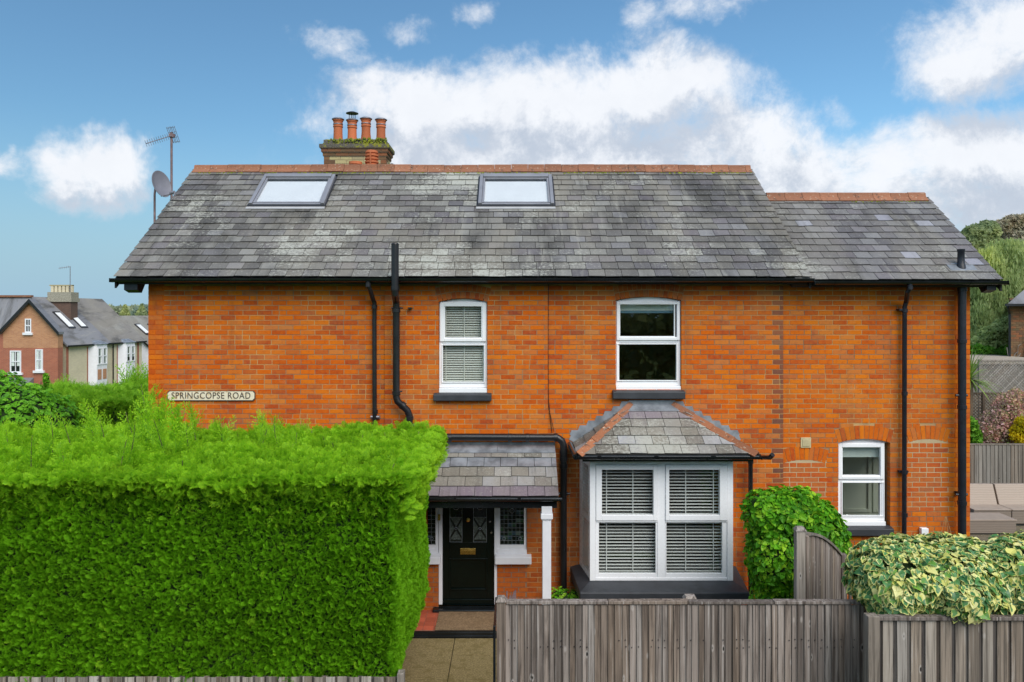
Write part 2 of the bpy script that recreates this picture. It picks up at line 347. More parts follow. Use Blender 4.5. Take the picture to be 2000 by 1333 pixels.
def ivy():
    m, g = newmat('variegated_ivy'); p = pos(g); a, b, c = rnd3(g)
    at = g.n('ShaderNodeAttribute', attribute_name='edge').outputs['Fac']
    n = g.noise(p, 26, 3, .6)
    grn = g.ramp(a, [(0, (.05, .17, .05)), (.5, (.08, .25, .07)), (.8, (.13, .32, .09)), (1, (.20, .42, .04))])
    grn = g.mix(g.m('MULTIPLY', g.smooth(n, .45, .6), .5), grn, (.20, .33, .20))
    crm = g.mix(c, (.72, .70, .16), (.84, .80, .36))
    k = g.m('ADD', g.m('ADD', at, g.m('MULTIPLY', g.m('SUBTRACT', n, .5), 1.7)), g.m('MULTIPLY', g.m('SUBTRACT', b, .5), 1.0))
    k = g.m('ADD', k, g.m('MULTIPLY', g.smooth(b, .87, .91), 1.0))
    finish(g, g.mix(g.smooth(k, .57, .69), grn, crm), .4, trans=.25, spec=.4); return m
M['ivy'] = ivy()
M['tree_a'] = leaf_mat('birch_leaf', [(.42, .50, .18), (.54, .62, .22), (.62, .68, .28)], None, .5, None, .35)
M['tree_b'] = leaf_mat('beech_leaf', [(.38, .44, .22), (.46, .52, .25), (.54, .57, .28)], None, .5, None, .3)
M['tree_c'] = leaf_mat('copper_leaf', [(.44, .36, .25), (.52, .42, .30), (.52, .47, .30)], None, .3, None, .3)
M['tree_d'] = leaf_mat('far_wood_leaf', [(.24, .30, .21), (.29, .34, .24), (.33, .38, .27)], None, .2, None, .05)
M['shrub_g'] = leaf_mat('shrub_green', [(.07, .22, .025), (.12, .32, .03), (.18, .38, .04)], None, .35, None, 1.0)
M['pink'] = leaf_mat('pink_blossom', [(.62, .30, .30), (.75, .46, .44), (.30, .34, .12), (.68, .40, .36)], None, .3, None, 2.0)
M['yellow'] = leaf_mat('yellow_blossom', [(.70, .52, .01), (.80, .62, .02), (.50, .45, .03)], None, .3, None, 2.0)
M['spiky'] = leaf_mat('strap_leaf', [(.16, .28, .05), (.24, .38, .08), (.36, .46, .14)], None, .3, None, 2.0)

# ------------------------------------------------------------------ geometry helpers
class MB:
    def __init__(s): s.v = []; s.f = []; s.mi = []
    def add(s, vs, fs, mi=0):
        b = len(s.v); s.v += [tuple(p) for p in vs]; s.f += [tuple(b + i for i in f) for f in fs]; s.mi += [mi] * len(fs); return s
    def hexa(s, p, mi=0):   # 8 points: bottom loop 0-3, top loop 4-7
        return s.add(p, [(3, 2, 1, 0), (4, 5, 6, 7), (0, 1, 5, 4), (1, 2, 6, 5), (2, 3, 7, 6), (3, 0, 4, 7)], mi)
    def box(s, x0, x1, y0, y1, z0, z1, mi=0):
        return s.hexa([(x0, y0, z0), (x1, y0, z0), (x1, y1, z0), (x0, y1, z0), (x0, y0, z1), (x1, y0, z1), (x1, y1, z1), (x0, y1, z1)], mi)
    def prism(s, poly, a, b, mi=0):
        """poly: 3-D points of one face; a->b: extrude vector b"""
        n = len(poly); d = Vector(b); p0 = [Vector(p) + Vector(a) for p in poly]; p1 = [p + d for p in p0]
        return s.add(p0 + p1, [tuple(range(n))[::-1], tuple(range(n, 2 * n))] + [(i, (i + 1) % n, n + (i + 1) % n, n + i) for i in range(n)], mi)
    def tube(s, pts, r, n=10, caps=True, mi=0):
        pts = [Vector(p) for p in pts]; rs = r if isinstance(r, (list, tuple)) else [r] * len(pts)
        rings = []
        up = Vector((0, 0, 1)); d0 = (pts[1] - pts[0]).normalized()
        if abs(d0.dot(up)) > .9: up = Vector((0, 1, 0))
        for i, p in enumerate(pts):
            if i == 0: d = pts[1] - p
            elif i == len(pts) - 1: d = p - pts[i - 1]
            else: d = (pts[i + 1] - p).normalized() + (p - pts[i - 1]).normalized()
            d.normalize(); a = d.cross(up).normalized(); b = a.cross(d).normalized(); up = b
            k = 1.0
            if 0 < i < len(pts) - 1:
                c = max(.5, d.dot((pts[i + 1] - p).normalized())); k = 1 / c
            rings.append([p + (a * math.cos(2 * math.pi * j / n) + b * math.sin(2 * math.pi * j / n)) * rs[i] for j in range(n)])
        vs = [q for rg in rings for q in rg]; fs = []
        for i in range(len(pts) - 1):
            for j in range(n): fs.append((i * n + j, i * n + (j + 1) % n, (i + 1) * n + (j + 1) % n, (i + 1) * n + j))
        if caps: fs += [tuple(range(n))[::-1], tuple((len(pts) - 1) * n + j for j in range(n))]
        return s.add(vs, fs, mi)
    def lathe(s, c, prof, n=20, mi=0):
        c = Vector(c); vs = []; fs = []
        for (r, z) in prof:
            vs += [c + Vector((r * math.cos(2 * math.pi * j / n), r * math.sin(2 * math.pi * j / n), z)) for j in range(n)]
        for i in range(len(prof) - 1):
            for j in range(n): fs.append((i * n + j, i * n + (j + 1) % n, (i + 1) * n + (j + 1) % n, (i + 1) * n + j))
        fs += [tuple(range(n))[::-1], tuple((len(prof) - 1) * n + j for j in range(n))]
        return s.add(vs, fs, mi)
    def mesh(s, name, smooth=False):
        me = bpy.data.meshes.new(name); me.from_pydata(s.v, [], s.f)
        if any(s.mi): me.polygons.foreach_set('material_index', s.mi)
        if smooth:
            me.polygons.foreach_set('use_smooth', [True] * len(me.polygons))
            try: me.set_sharp_from_angle(angle=R(38))
            except Exception: pass
        me.update(); return me
    def build(s, name, mat, parent=None, smooth=False, bevel=0, kind=None):
        return link(name, s.mesh(name, smooth), mat, parent, bevel, kind)

def put(o, parent):
    C.objects.link(o)
    if parent is not None:
        o.parent = parent; o.matrix_parent_inverse = Matrix.Translation(-Vector(parent['wl']))
def link(name, me, mat, parent=None, bevel=0, kind=None, loc=(0, 0, 0)):
    o = bpy.data.objects.new(name, me)
    if not me.materials:
        for m_ in (mat if isinstance(mat, (list, tuple)) else [mat]): me.materials.append(M[m_] if isinstance(m_, str) else m_)
    o.location = loc; o['wl'] = tuple(loc)
    put(o, parent)
    if bevel:
        b = o.modifiers.new('bevel', 'BEVEL'); b.width = bevel; b.segments = 2; b.limit_method = 'ANGLE'; b.angle_limit = R(40); b.harden_normals = False
    if kind: o['kind'] = kind
    return o
def thing(name, loc, label, cat, group=None):
    o = bpy.data.objects.new(name, None); o.location = loc; o['wl'] = tuple(loc); C.objects.link(o)
    o.empty_display_size = .2
    o['label'] = label; o['category'] = cat
    if group: o['group'] = group
    return o
def tag(o, label, cat, group=None):
    o['label'] = label; o['category'] = cat
    if group: o['group'] = group
    return o
def PX(px, y): return (px - 1000) * (y - CAMY) / F
def PZ(py, y): return CAMZ - (py - 615) * (y - CAMY) / F

# ------------------------------------------------------------------ ground
def gh(x, y):
    """height of the land"""
    z = 0.0
    d = y - CAMY
    if x < -9: z -= min(3.4, max(0, (-x - 9) * .13)) * min(1, max(0, (d - 10) / 25))
    if d > 18.4 and x > 3:
        z += min(1.0, (d - 18.4) * .4) + max(0, min(7, (d - 26) * .07))
        z *= min(1, (x - 3) / 5)
    if d > 150: z += (min(d, 900) - 150) * .012 * (1 if x < 0 else 1)
    return z
def ground():
    xs = sorted(set([-2500, -1200, -600, -300, -150, -80, -50] + list(np.arange(-40, 41, 2.0)) + [50, 80, 150, 300, 600, 1200, 2500]))
    ys = sorted(set([-1500, -400, -120, -50] + list(np.arange(-30, 70, 2.0)) + [80, 100, 130, 170, 230, 300, 400, 600, 900, 1500, 3000]))
    mb = MB(); nx = len(xs)
    vs = [(x, y, gh(x, y) - .03) for y in ys for x in xs]
    fs = [(j * nx + i, j * nx + i + 1, (j + 1) * nx + i + 1, (j + 1) * nx + i) for j in range(len(ys) - 1) for i in range(nx - 1)]
    mb.add(vs, fs); return mb.build('ground', 'grass', None, True, kind='structure')
ground()
MB().box(-60, 60, -14.5, -6.6, -.02, -.01).build('road', 'asphalt', kind='structure')
MB().box(-60, 60, -6.4, -4.85, -.02, .05).build('pavement', 'asphalt', kind='structure')
MB().box(-.14, 7.0, -4.1, -.05, -.02, .0).build('garden_bed', 'soil', kind='structure')

# ================================================================== THE HOUSE
H = thing('brick_house', (0, 0, 0), 'orange brick detached house with slate roofs, bay window, porch and black gutters', 'house')
COURSE, STRETCH, BL, BH = .0753, .2212, .2085, .0632
TH = math.atan2(2.15, 2.86); CT, ST = math.cos(TH), math.sin(TH)
# openings: name, x0, x1, z_sill, z_spring, rise, ring heights, section y
def X(px): return (px - 1000) / 128.0
def Z(py): return CAMZ - (py - 615) / 128.0
OPEN = {
    'w1': dict(x0=X(857), x1=X(952), z0=Z(767), zs=Z(591), rise=.055, rings=(.112, .112)),
    'w2': dict(x0=X(1203), x1=X(1331), z0=Z(762), zs=Z(587.5), rise=.055, rings=(.112, .112)),
    'w3': dict(x0=X(1640), x1=X(1742), z0=Z(1030), zs=Z(867), rise=.06, rings=(.215,)),
    'b1': dict(x0=6.09, x1=6.66, z0=1.6, zs=2.64, rise=.05, rings=(.215,)),
    'b2': dict(x0=4.16, x1=4.80, z0=.9, zs=2.32, rise=.05, rings=(.215,)),
}
def arch_geo(o):
    w = (o['x1'] - o['x0']) / 2; r = o['rise']; Rr = (w * w + r * r) / (2 * r); cz = o['zs'] + r - Rr
    return (o['x0'] + o['x1']) / 2, cz, Rr, w
def hole_at(o, z, top):
    """excluded x interval of an arched opening at height z"""
    if z < o['z0']: return None
    xc, cz, Rr, w = arch_geo(o)
    if z < o['zs']: return (o['x0'], o['x1'])
    Ro = Rr + sum(o['rings'])
    if z - cz > Ro: return None
    h1 = math.sqrt(max(0, Ro * Ro - (z - cz) ** 2)); th = math.asin(w / Rr)
    h2 = w + (z - o['zs']) * math.tan(th)
    h = min(h1, h2) + .004
    return (xc - h, xc + h)
DOORHOLE = (X(835), X(1029), .1, 2.3)
sections = [  # name, x0, x1, y, mat, holes, rect holes, mortar
    ('wall', -5.55, -1.94, 0.0, 'brick', [], [], 'mortar'),
    ('wall', -1.938, .546, -.03, 'brick', ['w1'], [DOORHOLE], 'mortar'),
    ('wall', .548, 4.14, 0.0, 'brick', ['w2'], [(1.06, 3.24, -.1, 2.58)], 'mortar'),
    ('wall', 4.142, 7.02, .05, 'brick_right', ['w3', 'b1', 'b2'], [], 'mortar'),
]
brick_me = MB().box(-BL / 2, BL / 2, 0, .1, -BH / 2, BH / 2).mesh('brick')
brick_me.materials.append(M['brick'])
singles = []
WALLS = []
def cut(x0, x1, ex):
    segs = [(x0, x1)]
    for (a, b) in ex:
        out = []
        for (p, q) in segs:
            if b <= p or a >= q: out.append((p, q)); continue
            if a > p: out.append((p, a))
            if b < q: out.append((b, q))
        segs = out
    return segs
for si, (nm, x0, x1, y, mt, hs, rects, mo) in enumerate(sections):
    ztop = 5.12
    # mortar body with openings
    holes = [(OPEN[h]['x0'], OPEN[h]['x1'], OPEN[h]['z0'], OPEN[h]['zs'] + OPEN[h]['rise']) for h in hs if h[0] == 'w'] + rects
    gx = sorted({x0, x1} | {min(max(v, x0), x1) for h in holes for v in (h[0] - .004, h[1] + .004)})
    gz = sorted({-.1, ztop} | {min(max(v, -.1), ztop) for h in holes for v in (h[2] - .004, h[3] + .004)})
    mb = MB()
    for i in range(len(gx) - 1):
        for j in range(len(gz) - 1):
            cx, cz = (gx[i] + gx[i + 1]) / 2, (gz[j] + gz[j + 1]) / 2
            if gx[i + 1] - gx[i] < 1e-5 or gz[j + 1] - gz[j] < 1e-5: continue
            if any(h[0] - .004 < cx < h[1] + .004 and h[2] - .004 < cz < h[3] + .004 for h in holes): continue
            mb.box(gx[i], gx[i + 1], y + .0055, y + .26, gz[j], gz[j + 1])
    wall = mb.build('wall', mo, H); WALLS.append(wall)
    stuff = {k: MB() for k in ('brick', 'brick_right', 'brick_red', 'brick_low', 'brick_quoin')}
    nrow = int(ztop / COURSE)
    for r in range(nrow):
        zb = r * COURSE + .005; zc = zb + BH / 2
        ex = []
        for h in hs:
            q = hole_at(OPEN[h], zc, ztop)
            if h[0] == 'b':
                o = OPEN[h]
                if zc > o['zs'] and q: ex.append(q)
            elif q: ex.append(q)
        ex += [(h[0], h[1]) for h in rects if h[2] < zc < h[3]]
        off = (STRETCH / 2 if r % 2 else 0) + random.uniform(-.008, .008)
        # joint positions
        js = []; xx = x0 - STRETCH + off
        while xx < x1 + STRETCH:
            if random.random() < .05: js += [xx, xx + STRETCH / 2]
            else: js.append(xx)
            xx += STRETCH + random.uniform(-.0015, .0015)
        for (p, q) in cut(x0, x1, ex):
            edges = [p] + [j for j in js if p + .045 < j < q - .045] + [q]
            for i in range(len(edges) - 1):
                a, b = edges[i] + (.0063 if i else .0), edges[i + 1] - (.0063 if i < len(edges) - 2 else .0)
                if b - a < .02: continue
                key = mt; cx = (a + b) / 2
                if si == 3:
                    for bb in ('b1', 'b2'):
                        o = OPEN[bb]
                        if o['x0'] < cx < o['x1'] and o['z0'] < zc < o['zs'] + .02: key = 'brick_red'
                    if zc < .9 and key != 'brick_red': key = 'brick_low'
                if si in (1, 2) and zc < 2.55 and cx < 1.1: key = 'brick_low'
                if si == 2 and cx > 4.0 and (r % 2 or cx > 4.05): key = 'brick_quoin'
                jy = random.uniform(-.0012, .0016); dz = random.uniform(-.001, .001)
                full = abs((b - a) - BL) < .006
                if full and key == 'brick' and si in (1, 2) and zc > 2.9 and -1.8 < cx < 2.0:
                    singles.append((abs(cx) * 1.0 + abs(zc - 4.6), wall, cx, y + jy, zc + dz)); stuff_key = None
                    stuff.setdefault('_pend', []).append((len(singles) - 1, a, b, y + jy, zb + dz))
                else:
                    stuff[key].box(a, b, y + jy, y + jy + .1, zb + dz, zb + BH + dz)
    pend = stuff.pop('_pend', [])
    WALLS[-1]['_'] = 0; del WALLS[-1]['_']
    sections[si] = sections[si] + (stuff, pend)
order = sorted(range(len(singles)), key=lambda i: singles[i][0])[:255]; chosen = set(order)
for si, sec in enumerate(sections):
    stuff, pend = sec[-2], sec[-1]
    for (k, a, b, yy, zb) in pend:
        if k in chosen:
            link('brick', brick_me, None, WALLS[si], loc=((a + b) / 2, yy, zb + BH / 2))
        else: stuff['brick'].box(a, b, yy, yy + .1, zb, zb + BH)
    for key, mb in stuff.items():
        if mb.v: mb.build('brick_courses', key, WALLS[si], kind='stuff')
# pale mortar behind the two bricked-up openings
for bb, wd in (('b1', 0), ('b2', 0)):
    o = OPEN[bb]; MB().box(o['x0'] - .03, o['x1'] + .03, .05 + .0025, .05 + .02, o['z0'], o['zs'] + .05).build('mortar_patch', 'mortar_pale', WALLS[3])
# arches
def arch(o, y, parent, mat='brick_arch'):
    xc, cz, Rr, w = arch_geo(o); th = math.asin(w / Rr); r0 = Rr + .003
    mb = MB()
    for k, hgt in enumerate(o['rings']):
        rm = r0 + hgt / 2; n = max(5, round(2 * th * rm / .073)); da = 2 * th / n
        sh = 0
        for i in range(n):
            a0 = -th + i * da + .004 / rm; a1 = -th + (i + 1) * da - .004 / rm; ra, rb_ = r0 + .002, r0 + hgt - .008
            j = random.uniform(-.001, .0015)
            P_ = [(xc + rr * math.sin(a), cz + rr * math.cos(a)) for (rr, a) in ((ra, a0), (ra, a1), (rb_, a1), (rb_, a0))]
            mb.prism([(p[0], y + j, p[1]) for p in P_], (0, 0, 0), (0, .11, 0))
        r0 += hgt
    mb.build('brick_arch', mat, parent, kind=None)
for h, si in (('w1', 1), ('w2', 2), ('w3', 3), ('b1', 3), ('b2', 3)):
    arch(OPEN[h], sections[si][3] - .001, WALLS[si], 'brick_arch' if h in ('w1', 'w2') else 'brick_right')
# remaining shell: gable sides, rear, party walls, floors
sh = MB()
sh.prism([(-5.549, .005, -.1), (-5.549, 5.16, -.1), (-5.549, 5.16, 5.16), (-5.549, 2.58, 7.15), (-5.549, .005, 5.2)], (0, 0, 0), (.24, 0, 0))
sh.prism([(4.13, .27, -.1), (4.13, 5.16, -.1), (4.13, 5.16, 5.16), (4.13, 2.58, 7.15), (4.13, .27, 5.25)], (0, 0, 0), (-.24, 0, 0))
sh.prism([(7.018, .055, 5.1), (7.018, 3.5, 5.1), (7.018, 1.77, 6.52)], (0, 0, 0), (-.24, 0, 0))
sh.box(6.778, 7.018, .055, .7, -.1, 5.099).box(6.778, 7.018, 2.2, 3.5, -.1, 5.099).box(6.778, 7.018, .701, 2.199, 2.25, 5.099)  # side wall leaves a gap for the added door that lights the kitchen
sh.box(-5.3, 3.88, 4.92, 5.16, -.1, 5.14); sh.box(4.14, 6.77, 3.28, 3.5, -.1, 5.08)
sh.build('side_wall', 'brick', H)
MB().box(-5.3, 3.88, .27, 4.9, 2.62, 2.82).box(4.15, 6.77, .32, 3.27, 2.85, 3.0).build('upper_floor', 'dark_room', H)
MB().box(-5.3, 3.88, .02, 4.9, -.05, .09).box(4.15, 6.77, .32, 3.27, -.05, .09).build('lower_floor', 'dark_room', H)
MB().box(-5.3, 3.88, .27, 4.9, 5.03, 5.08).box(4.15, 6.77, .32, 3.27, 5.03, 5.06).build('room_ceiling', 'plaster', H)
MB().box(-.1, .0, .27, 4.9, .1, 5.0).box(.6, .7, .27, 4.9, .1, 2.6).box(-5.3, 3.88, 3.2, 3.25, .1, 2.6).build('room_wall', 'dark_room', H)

# ---- slates
def slates(parent, O, V, U, rngfn, L, gauge, width, mat, single=lambda r, i, n: False, holes=(), missing=(), start=0., alt=None, lift=.017, nmat=None):
    O, V, U = Vector(O), Vector(V), Vector(U); N = V.cross(U).normalized()
    if N.z < 0: N = -N
    mb = {}; r = 0; s = start
    while s < L - .02:
        s1 = min(s + gauge * 1.06, L); lo0, hi0 = rngfn(s); lo1, hi1 = rngfn(s1)
        lo, hi = min(lo0, lo1), max(hi0, hi1)
        x = lo - width + (width / 2 if r % 2 else 0) + random.uniform(-.015, .015); xs = []
        while x < hi + width: xs.append(x); x += width * random.choice([1, 1, 1, 1, .97, 1.03, 1.0]) if random.random() > .03 else width * random.uniform(.75, 1.3)
        n = len(xs) - 1
        for i in range(n):
            a, b = xs[i] + .0035, xs[i + 1] - .0035
            ax0, bx0 = max(a, lo0), min(b, hi0); ax1, bx1 = max(a, lo1), min(b, hi1)
            if bx0 - ax0 < .012 and bx1 - ax1 < .012: continue
            bx0 = max(bx0, ax0 + .002); bx1 = max(bx1, ax1 + .002)
            segs = [(ax0, bx0, ax1, bx1)]
            for (ha, hb, hs0, hs1) in holes:
                if hs0 < s + gauge * .5 < hs1:
                    out = []
                    for (p0, q0, p1, q1) in segs:
                        if q0 <= ha or p0 >= hb: out.append((p0, q0, p1, q1)); continue
                        if p0 < ha - .02: out.append((p0, ha, p1, ha))
                        if q0 > hb + .02: out.append((hb, q0, hb, q1))
                    segs = out
            for (p0, q0, p1, q1) in segs:
                slip = random.uniform(-.004, .004); skew = random.uniform(-.004, .004)
                if random.random() < .07: slip -= random.uniform(.004, .02)
                if random.random() < .06: skew = random.uniform(-.012, .012)
                zl = lift + random.uniform(0, .006); t = .008
                def q(u, v, w): return O + V * u + U * v + N * w
                vb = (s + slip - skew, s + slip + skew)
                pts = [q(p0, vb[0], zl), q(q0, vb[1], zl), q(q1, s1, .002), q(p1, s1, .002), q(p0, vb[0], zl + t), q(q0, vb[1], zl + t), q(q1, s1, .002 + t), q(p1, s1, .002 + t)]
                m_ = mat
                if alt: m_ = alt(r, i, n) or mat
                if single(r, i, n): MB().hexa(pts).build('slate', m_, parent)
                else: mb.setdefault(m_, MB()).hexa(pts)
        s += gauge; r += 1
    for k, b in mb.items(): b.build('slate_courses', k, parent, kind='stuff')
YE, ZE = -.28, 5.155
SL = math.hypot(2.86, 2.15)
# main roof deck
MR = MB().prism([(-5.9, YE + .02, ZE - .015), (-5.9, 2.58, ZE + 2.15 - .015), (-5.9, 5.44, ZE - .015), (-5.9, 5.3, ZE - .1), (-5.9, 2.58, ZE + 2.15 - .14), (-5.9, YE + .1, ZE - .1)], (0, 0, 0), (10.32, 0, 0)).build('main_roof', 'soffit', H)
VX = [(-4.50, -3.21), (-.58, .72)]; VS0, VS1 = 2.06, 3.22
random.seed(21)
slates(MR, (0, YE, ZE), (1, 0, 0), (0, CT, ST), lambda s: (-5.93, 4.46), SL, .195, .249, 'slate', lambda r, i, n: r < 4 and 2 < i < n,
       [(a - .01, b + .01, VS0, VS1 + .02) for a, b in VX], alt=lambda r, i, n: 'slate_ext' if random.random() < .12 + (.45 * max(0, (i - 25) / 17)) else None)
# rear slope, plain courses
slates(MR, (0, 5.44, ZE), (1, 0, 0), (0, -CT, ST), lambda s: (-5.93, 4.46), SL, .195, .5, 'slate')
# extension roof
EYR = 1.77; ER = (EYR - YE) * 2.15 / 2.86; EZ = ZE - .045
XR = MB().prism([(4.2, YE + .02, EZ - .015), (4.2, EYR, EZ + ER - .015), (4.2, 3.82, EZ - .015), (4.2, 3.7, EZ - .1), (4.2, EYR, EZ + ER - .14), (4.2, YE + .1, EZ - .1)], (0, 0, 0), (3.08, 0, 0)).build('extension_roof', 'soffit', H)
slates(XR, (0, YE, EZ), (1, 0, 0), (0, CT, ST), lambda s: (4.22, 7.31), ER / ST, .195, .249, 'slate_ext', lambda r, i, n: r < 2 and i > 2,
       alt=lambda r, i, n: 'slate_new' if (r, i) in ((9, 8), (8, 3), (2, 12), (1, 13), (8, 11), (3, 8)) else None)
slates(XR, (0, 3.82, EZ), (1, 0, 0), (0, -CT, ST), lambda s: (4.22, 7.31), ER / ST, .195, .5, 'slate_ext')
# ridge tiles
def ridge(parent, x0, x1, yr, zr, tl=.31):
    x = x0; k = 0
    while x < x1 - .05:
        xe = min(x + tl - .006, x1); dz = random.uniform(-.006, .006) + .006 * math.sin(x * 1.3)
        prof = [(-.155, -.105), (-.06, -.03), (-.048, .0), (-.04, .036), (0, .056), (.04, .036), (.048, .0), (.06, -.03), (.155, -.105),
                (.145, -.118), (.04, -.03), (0, .0), (-.04, -.03), (-.145, -.118)]
        MB().prism([(x, yr + a, zr + b + .035 + dz) for a, b in prof], (0, 0, 0), (xe - x, 0, 0)).build('ridge_tile', 'ridge', parent)
        x += tl; k += 1
ridge(MR, -5.9, 4.43, 2.58, ZE + 2.15)
ridge(XR, 4.46, 7.29, EYR, EZ + ER)
mm = MB()
for k in range(620):
    x = random.uniform(-5.8, 4.4); s_ = SL - .195 + random.uniform(-.03, .01)
    if mnoise.noise(Vector((x * 1.8, 0, 3))) < -.12 and x < 3.6: continue
    r_ = random.uniform(.008, .02); c_ = Vector((x, YE + CT * s_, ZE + ST * s_ + .02))
    mm.lathe(c_, [(r_, -.01), (r_ * 1.2, 0), (r_ * .6, r_ * .7)], 5)
for k in range(70):
    x = random.uniform(5.9, 7.25); s_ = ER / ST - .19 + random.uniform(-.03, .02); r_ = random.uniform(.008, .018)
    mm.lathe((x, YE + CT * s_, EZ + ST * s_ + .02), [(r_, -.01), (r_ * 1.2, 0), (r_ * .6, r_ * .7)], 5)
mm.build('ridge_moss', 'moss', MR, True, kind='stuff')
# verges, bargeboard ends, soffit, fascia, gutters
def half_gutter(parent, x0, x1, y, z, r=.058, name='gutter', mat='black_paint', brackets=.9):
    prof = [(y + r * math.cos(a), z + r * math.sin(a)) for a in [math.pi + math.pi * k / 10 for k in range(11)]] + \
           [(y + (r - .006) * math.cos(a), z + (r - .006) * math.sin(a)) for a in [2 * math.pi - math.pi * k / 10 for k in range(11)]]
    mb = MB().prism([(x0, a, b) for a, b in prof], (0, 0, 0), (x1 - x0, 0, 0))
    x = x0 + .3
    while x < x1:
        mb.prism([(x, y + (r + .004) * math.cos(a), z + (r + .004) * math.sin(a)) for a in [math.pi + math.pi * k / 8 for k in range(9)]], (0, 0, 0), (.045, 0, 0)); x += brackets
    mb.box(x0 - .005, x0, y - r, y + r, z - r, z + .002); mb.box(x1, x1 + .005, y - r, y + r, z - r, z + .002)
    return mb.build(name, mat, parent, True)
half_gutter(H, -5.94, 4.46, -.335, 5.137, brackets=1.05)
half_gutter(H, 4.475, 7.33, -.335, 5.10, brackets=1.0)
MB().box(-5.88, 4.42, -.262, -.24, 5.055, 5.14).build('fascia', 'soffit', H)
MB().box(4.425, 7.27, -.262, -.24, 5.03, 5.10).build('fascia', 'soffit', H)
MB().box(-5.86, 4.14, -.238, -.032, 5.085, 5.10).box(4.15, 7.24, -.238, .048, 5.06, 5.075).build('soffit', 'soffit', H)
for xa, xb in ((-5.80, -5.60), (7.1, 7.24)):
    MB().prism([(xa, -.24, 4.97), (xa, -.10, 4.93), (xa, .02, 5.08), (xa, -.24, 5.08)], (0, 0, 0), (xb - xa, 0, 0)).build('eave_bracket', 'iron', H)
for (xa, yr, zr, ze_, rear) in ((-5.92, 2.58, ZE + 2.15, ZE, 5.44), (4.425, 2.58, ZE + 2.15, ZE, 5.44), (7.27, EYR, EZ + ER, EZ, 3.82)):
    d = .02
    MB().prism([(xa, YE, ze_ - .16), (xa, YE, ze_ - .02), (xa, yr, zr - .02), (xa, rear, ze_ - .02), (xa, rear, ze_ - .16), (xa, yr, zr - .19)], (0, 0, 0), (.03, 0, 0)).build('bargeboard', 'soffit', H)

# ---- roof windows
def slopebox(mb, x0, x1, s0, s1, n0, n1, ye=YE, ze=ZE):
    U = Vector((0, CT, ST)); N = Vector((0, -ST, CT)); O = Vector((0, ye, ze))
    p = [O + U * s + N * n + Vector((x, 0, 0)) for n in (n0, n1) for (x, s) in ((x0, s0), (x1, s0), (x1, s1), (x0, s1))]
    return mb.hexa(p)
for (a, b) in VX:
    s0, s1 = VS0 + .085, VS1
    fr = MB()
    slopebox(fr, a, a + .06, s0, s1, 0, .085); slopebox(fr, b - .06, b, s0, s1, 0, .085)
    slopebox(fr, a + .062, b - .062, s1 - .11, s1, 0, .10); slopebox(fr, a + .062, b - .062, s0, s0 + .04, 0, .06)
    w = fr.build('roof_window', 'velux', MR, bevel=.006)
    sa = MB(); slopebox(sa, a + .064, a + .098, s0 + .044, s1 - .115, .02, .07); slopebox(sa, b - .098, b - .064, s0 + .044, s1 - .115, .02, .07)
    slopebox(sa, a + .10, b - .10, s0 + .044, s0 + .078, .02, .065); slopebox(sa, a + .10, b - .10, s1 - .145, s1 - .115, .02, .07); sa.build('sash', 'velux', w, bevel=.004)
    slopebox(MB(), a + .10, b - .10, s0 + .08, s1 - .147, .044, .05).build('pane', 'glass_sky', w)
    slopebox(MB(), a + .10, b - .10, s0 + .08, s1 - .20, -.0, .036).build('blind', 'slat', w)
    slopebox(MB(), a - .02, b + .02, s0 - .045, s0 - .002, .0, .05).build('lower_trim', 'velux_dark', w, bevel=.004)
    slopebox(MB(), a - .03, b + .02, VS0 - .03, s0 - .046, .026, .034).build('flashing', 'flash_grey', w)
    slopebox(slopebox(MB(), a - .028, a - .003, s0, s1 + .02, 0, .03), b + .003, b + .028, s0, s1 + .02, 0, .03).build('side_trim', 'velux_dark', w)

# ---- chimney
CX0, CX1, CY0, CY1 = -3.68, -2.465, 3.3, 3.86
ch = MB().box(CX0 + .006, CX1 - .006, CY0 + .006, CY1 - .006, 6.3, 7.93).build('chimney', 'mortar_grey', H)
random.seed(5)
zc = 7.36; row = 0
def bk(x0, x1, y0, y1, z, mat, h=.066):
    MB().box(x0, x1, y0, y1, z, z + h).build('brick', mat, ch)
def course_ring(z, ext, mat, h=.066, n=5):
    x0, x1, y0, y1 = CX0 - ext, CX1 + ext, CY0 - ext, CY1 + ext; xs = np.linspace(x0, x1, n + 1)
    if row % 2: xs = np.concatenate([[x0], (xs[:-1] + xs[1:]) / 2, [x1]])
    for i in range(len(xs) - 1): bk(xs[i] + (.004 if i else 0), xs[i + 1] - (.004 if i < len(xs) - 2 else 0), y0, y0 + .1, z, mat)
    bk(x1 - .1, x1, y0 + .108, y0 + .32, z, mat); bk(x1 - .1, x1, y0 + .33, y1, z, mat); bk(x0, x0 + .1, y0 + .108, y1, z, mat)
course_ring(7.40, .03, 'brick_stack'); row = 1
for k in range(3):
    z = 7.48 + k * .0755; e1 = CX0 + (.105 if k % 2 == 0 else .215); e2 = CX1 - (.22 if k % 2 == 0 else .11)
    bk(CX0, e1, CY0, CY0 + .1, z, 'brick_stack'); bk(e2 + .008, CX1, CY0, CY0 + .1, z, 'brick_stack')
    x = e1 + .008
    while x < e2 - .03:
        w_ = .212 if random.random() < .7 else .105
        xe = min(x + w_, e2)
        bk(x, xe, CY0 + .001, CY0 + .1, z, 'stock'); x = xe + .009
    bk(CX1 - .1, CX1 - .001, CY0 + .108, CY0 + .31, z, 'stock' if k % 2 else 'brick_stack'); bk(CX1 - .1, CX1 - .001, CY0 + .32, CY1, z, 'stock')
z = 7.48 + 3 * .0755
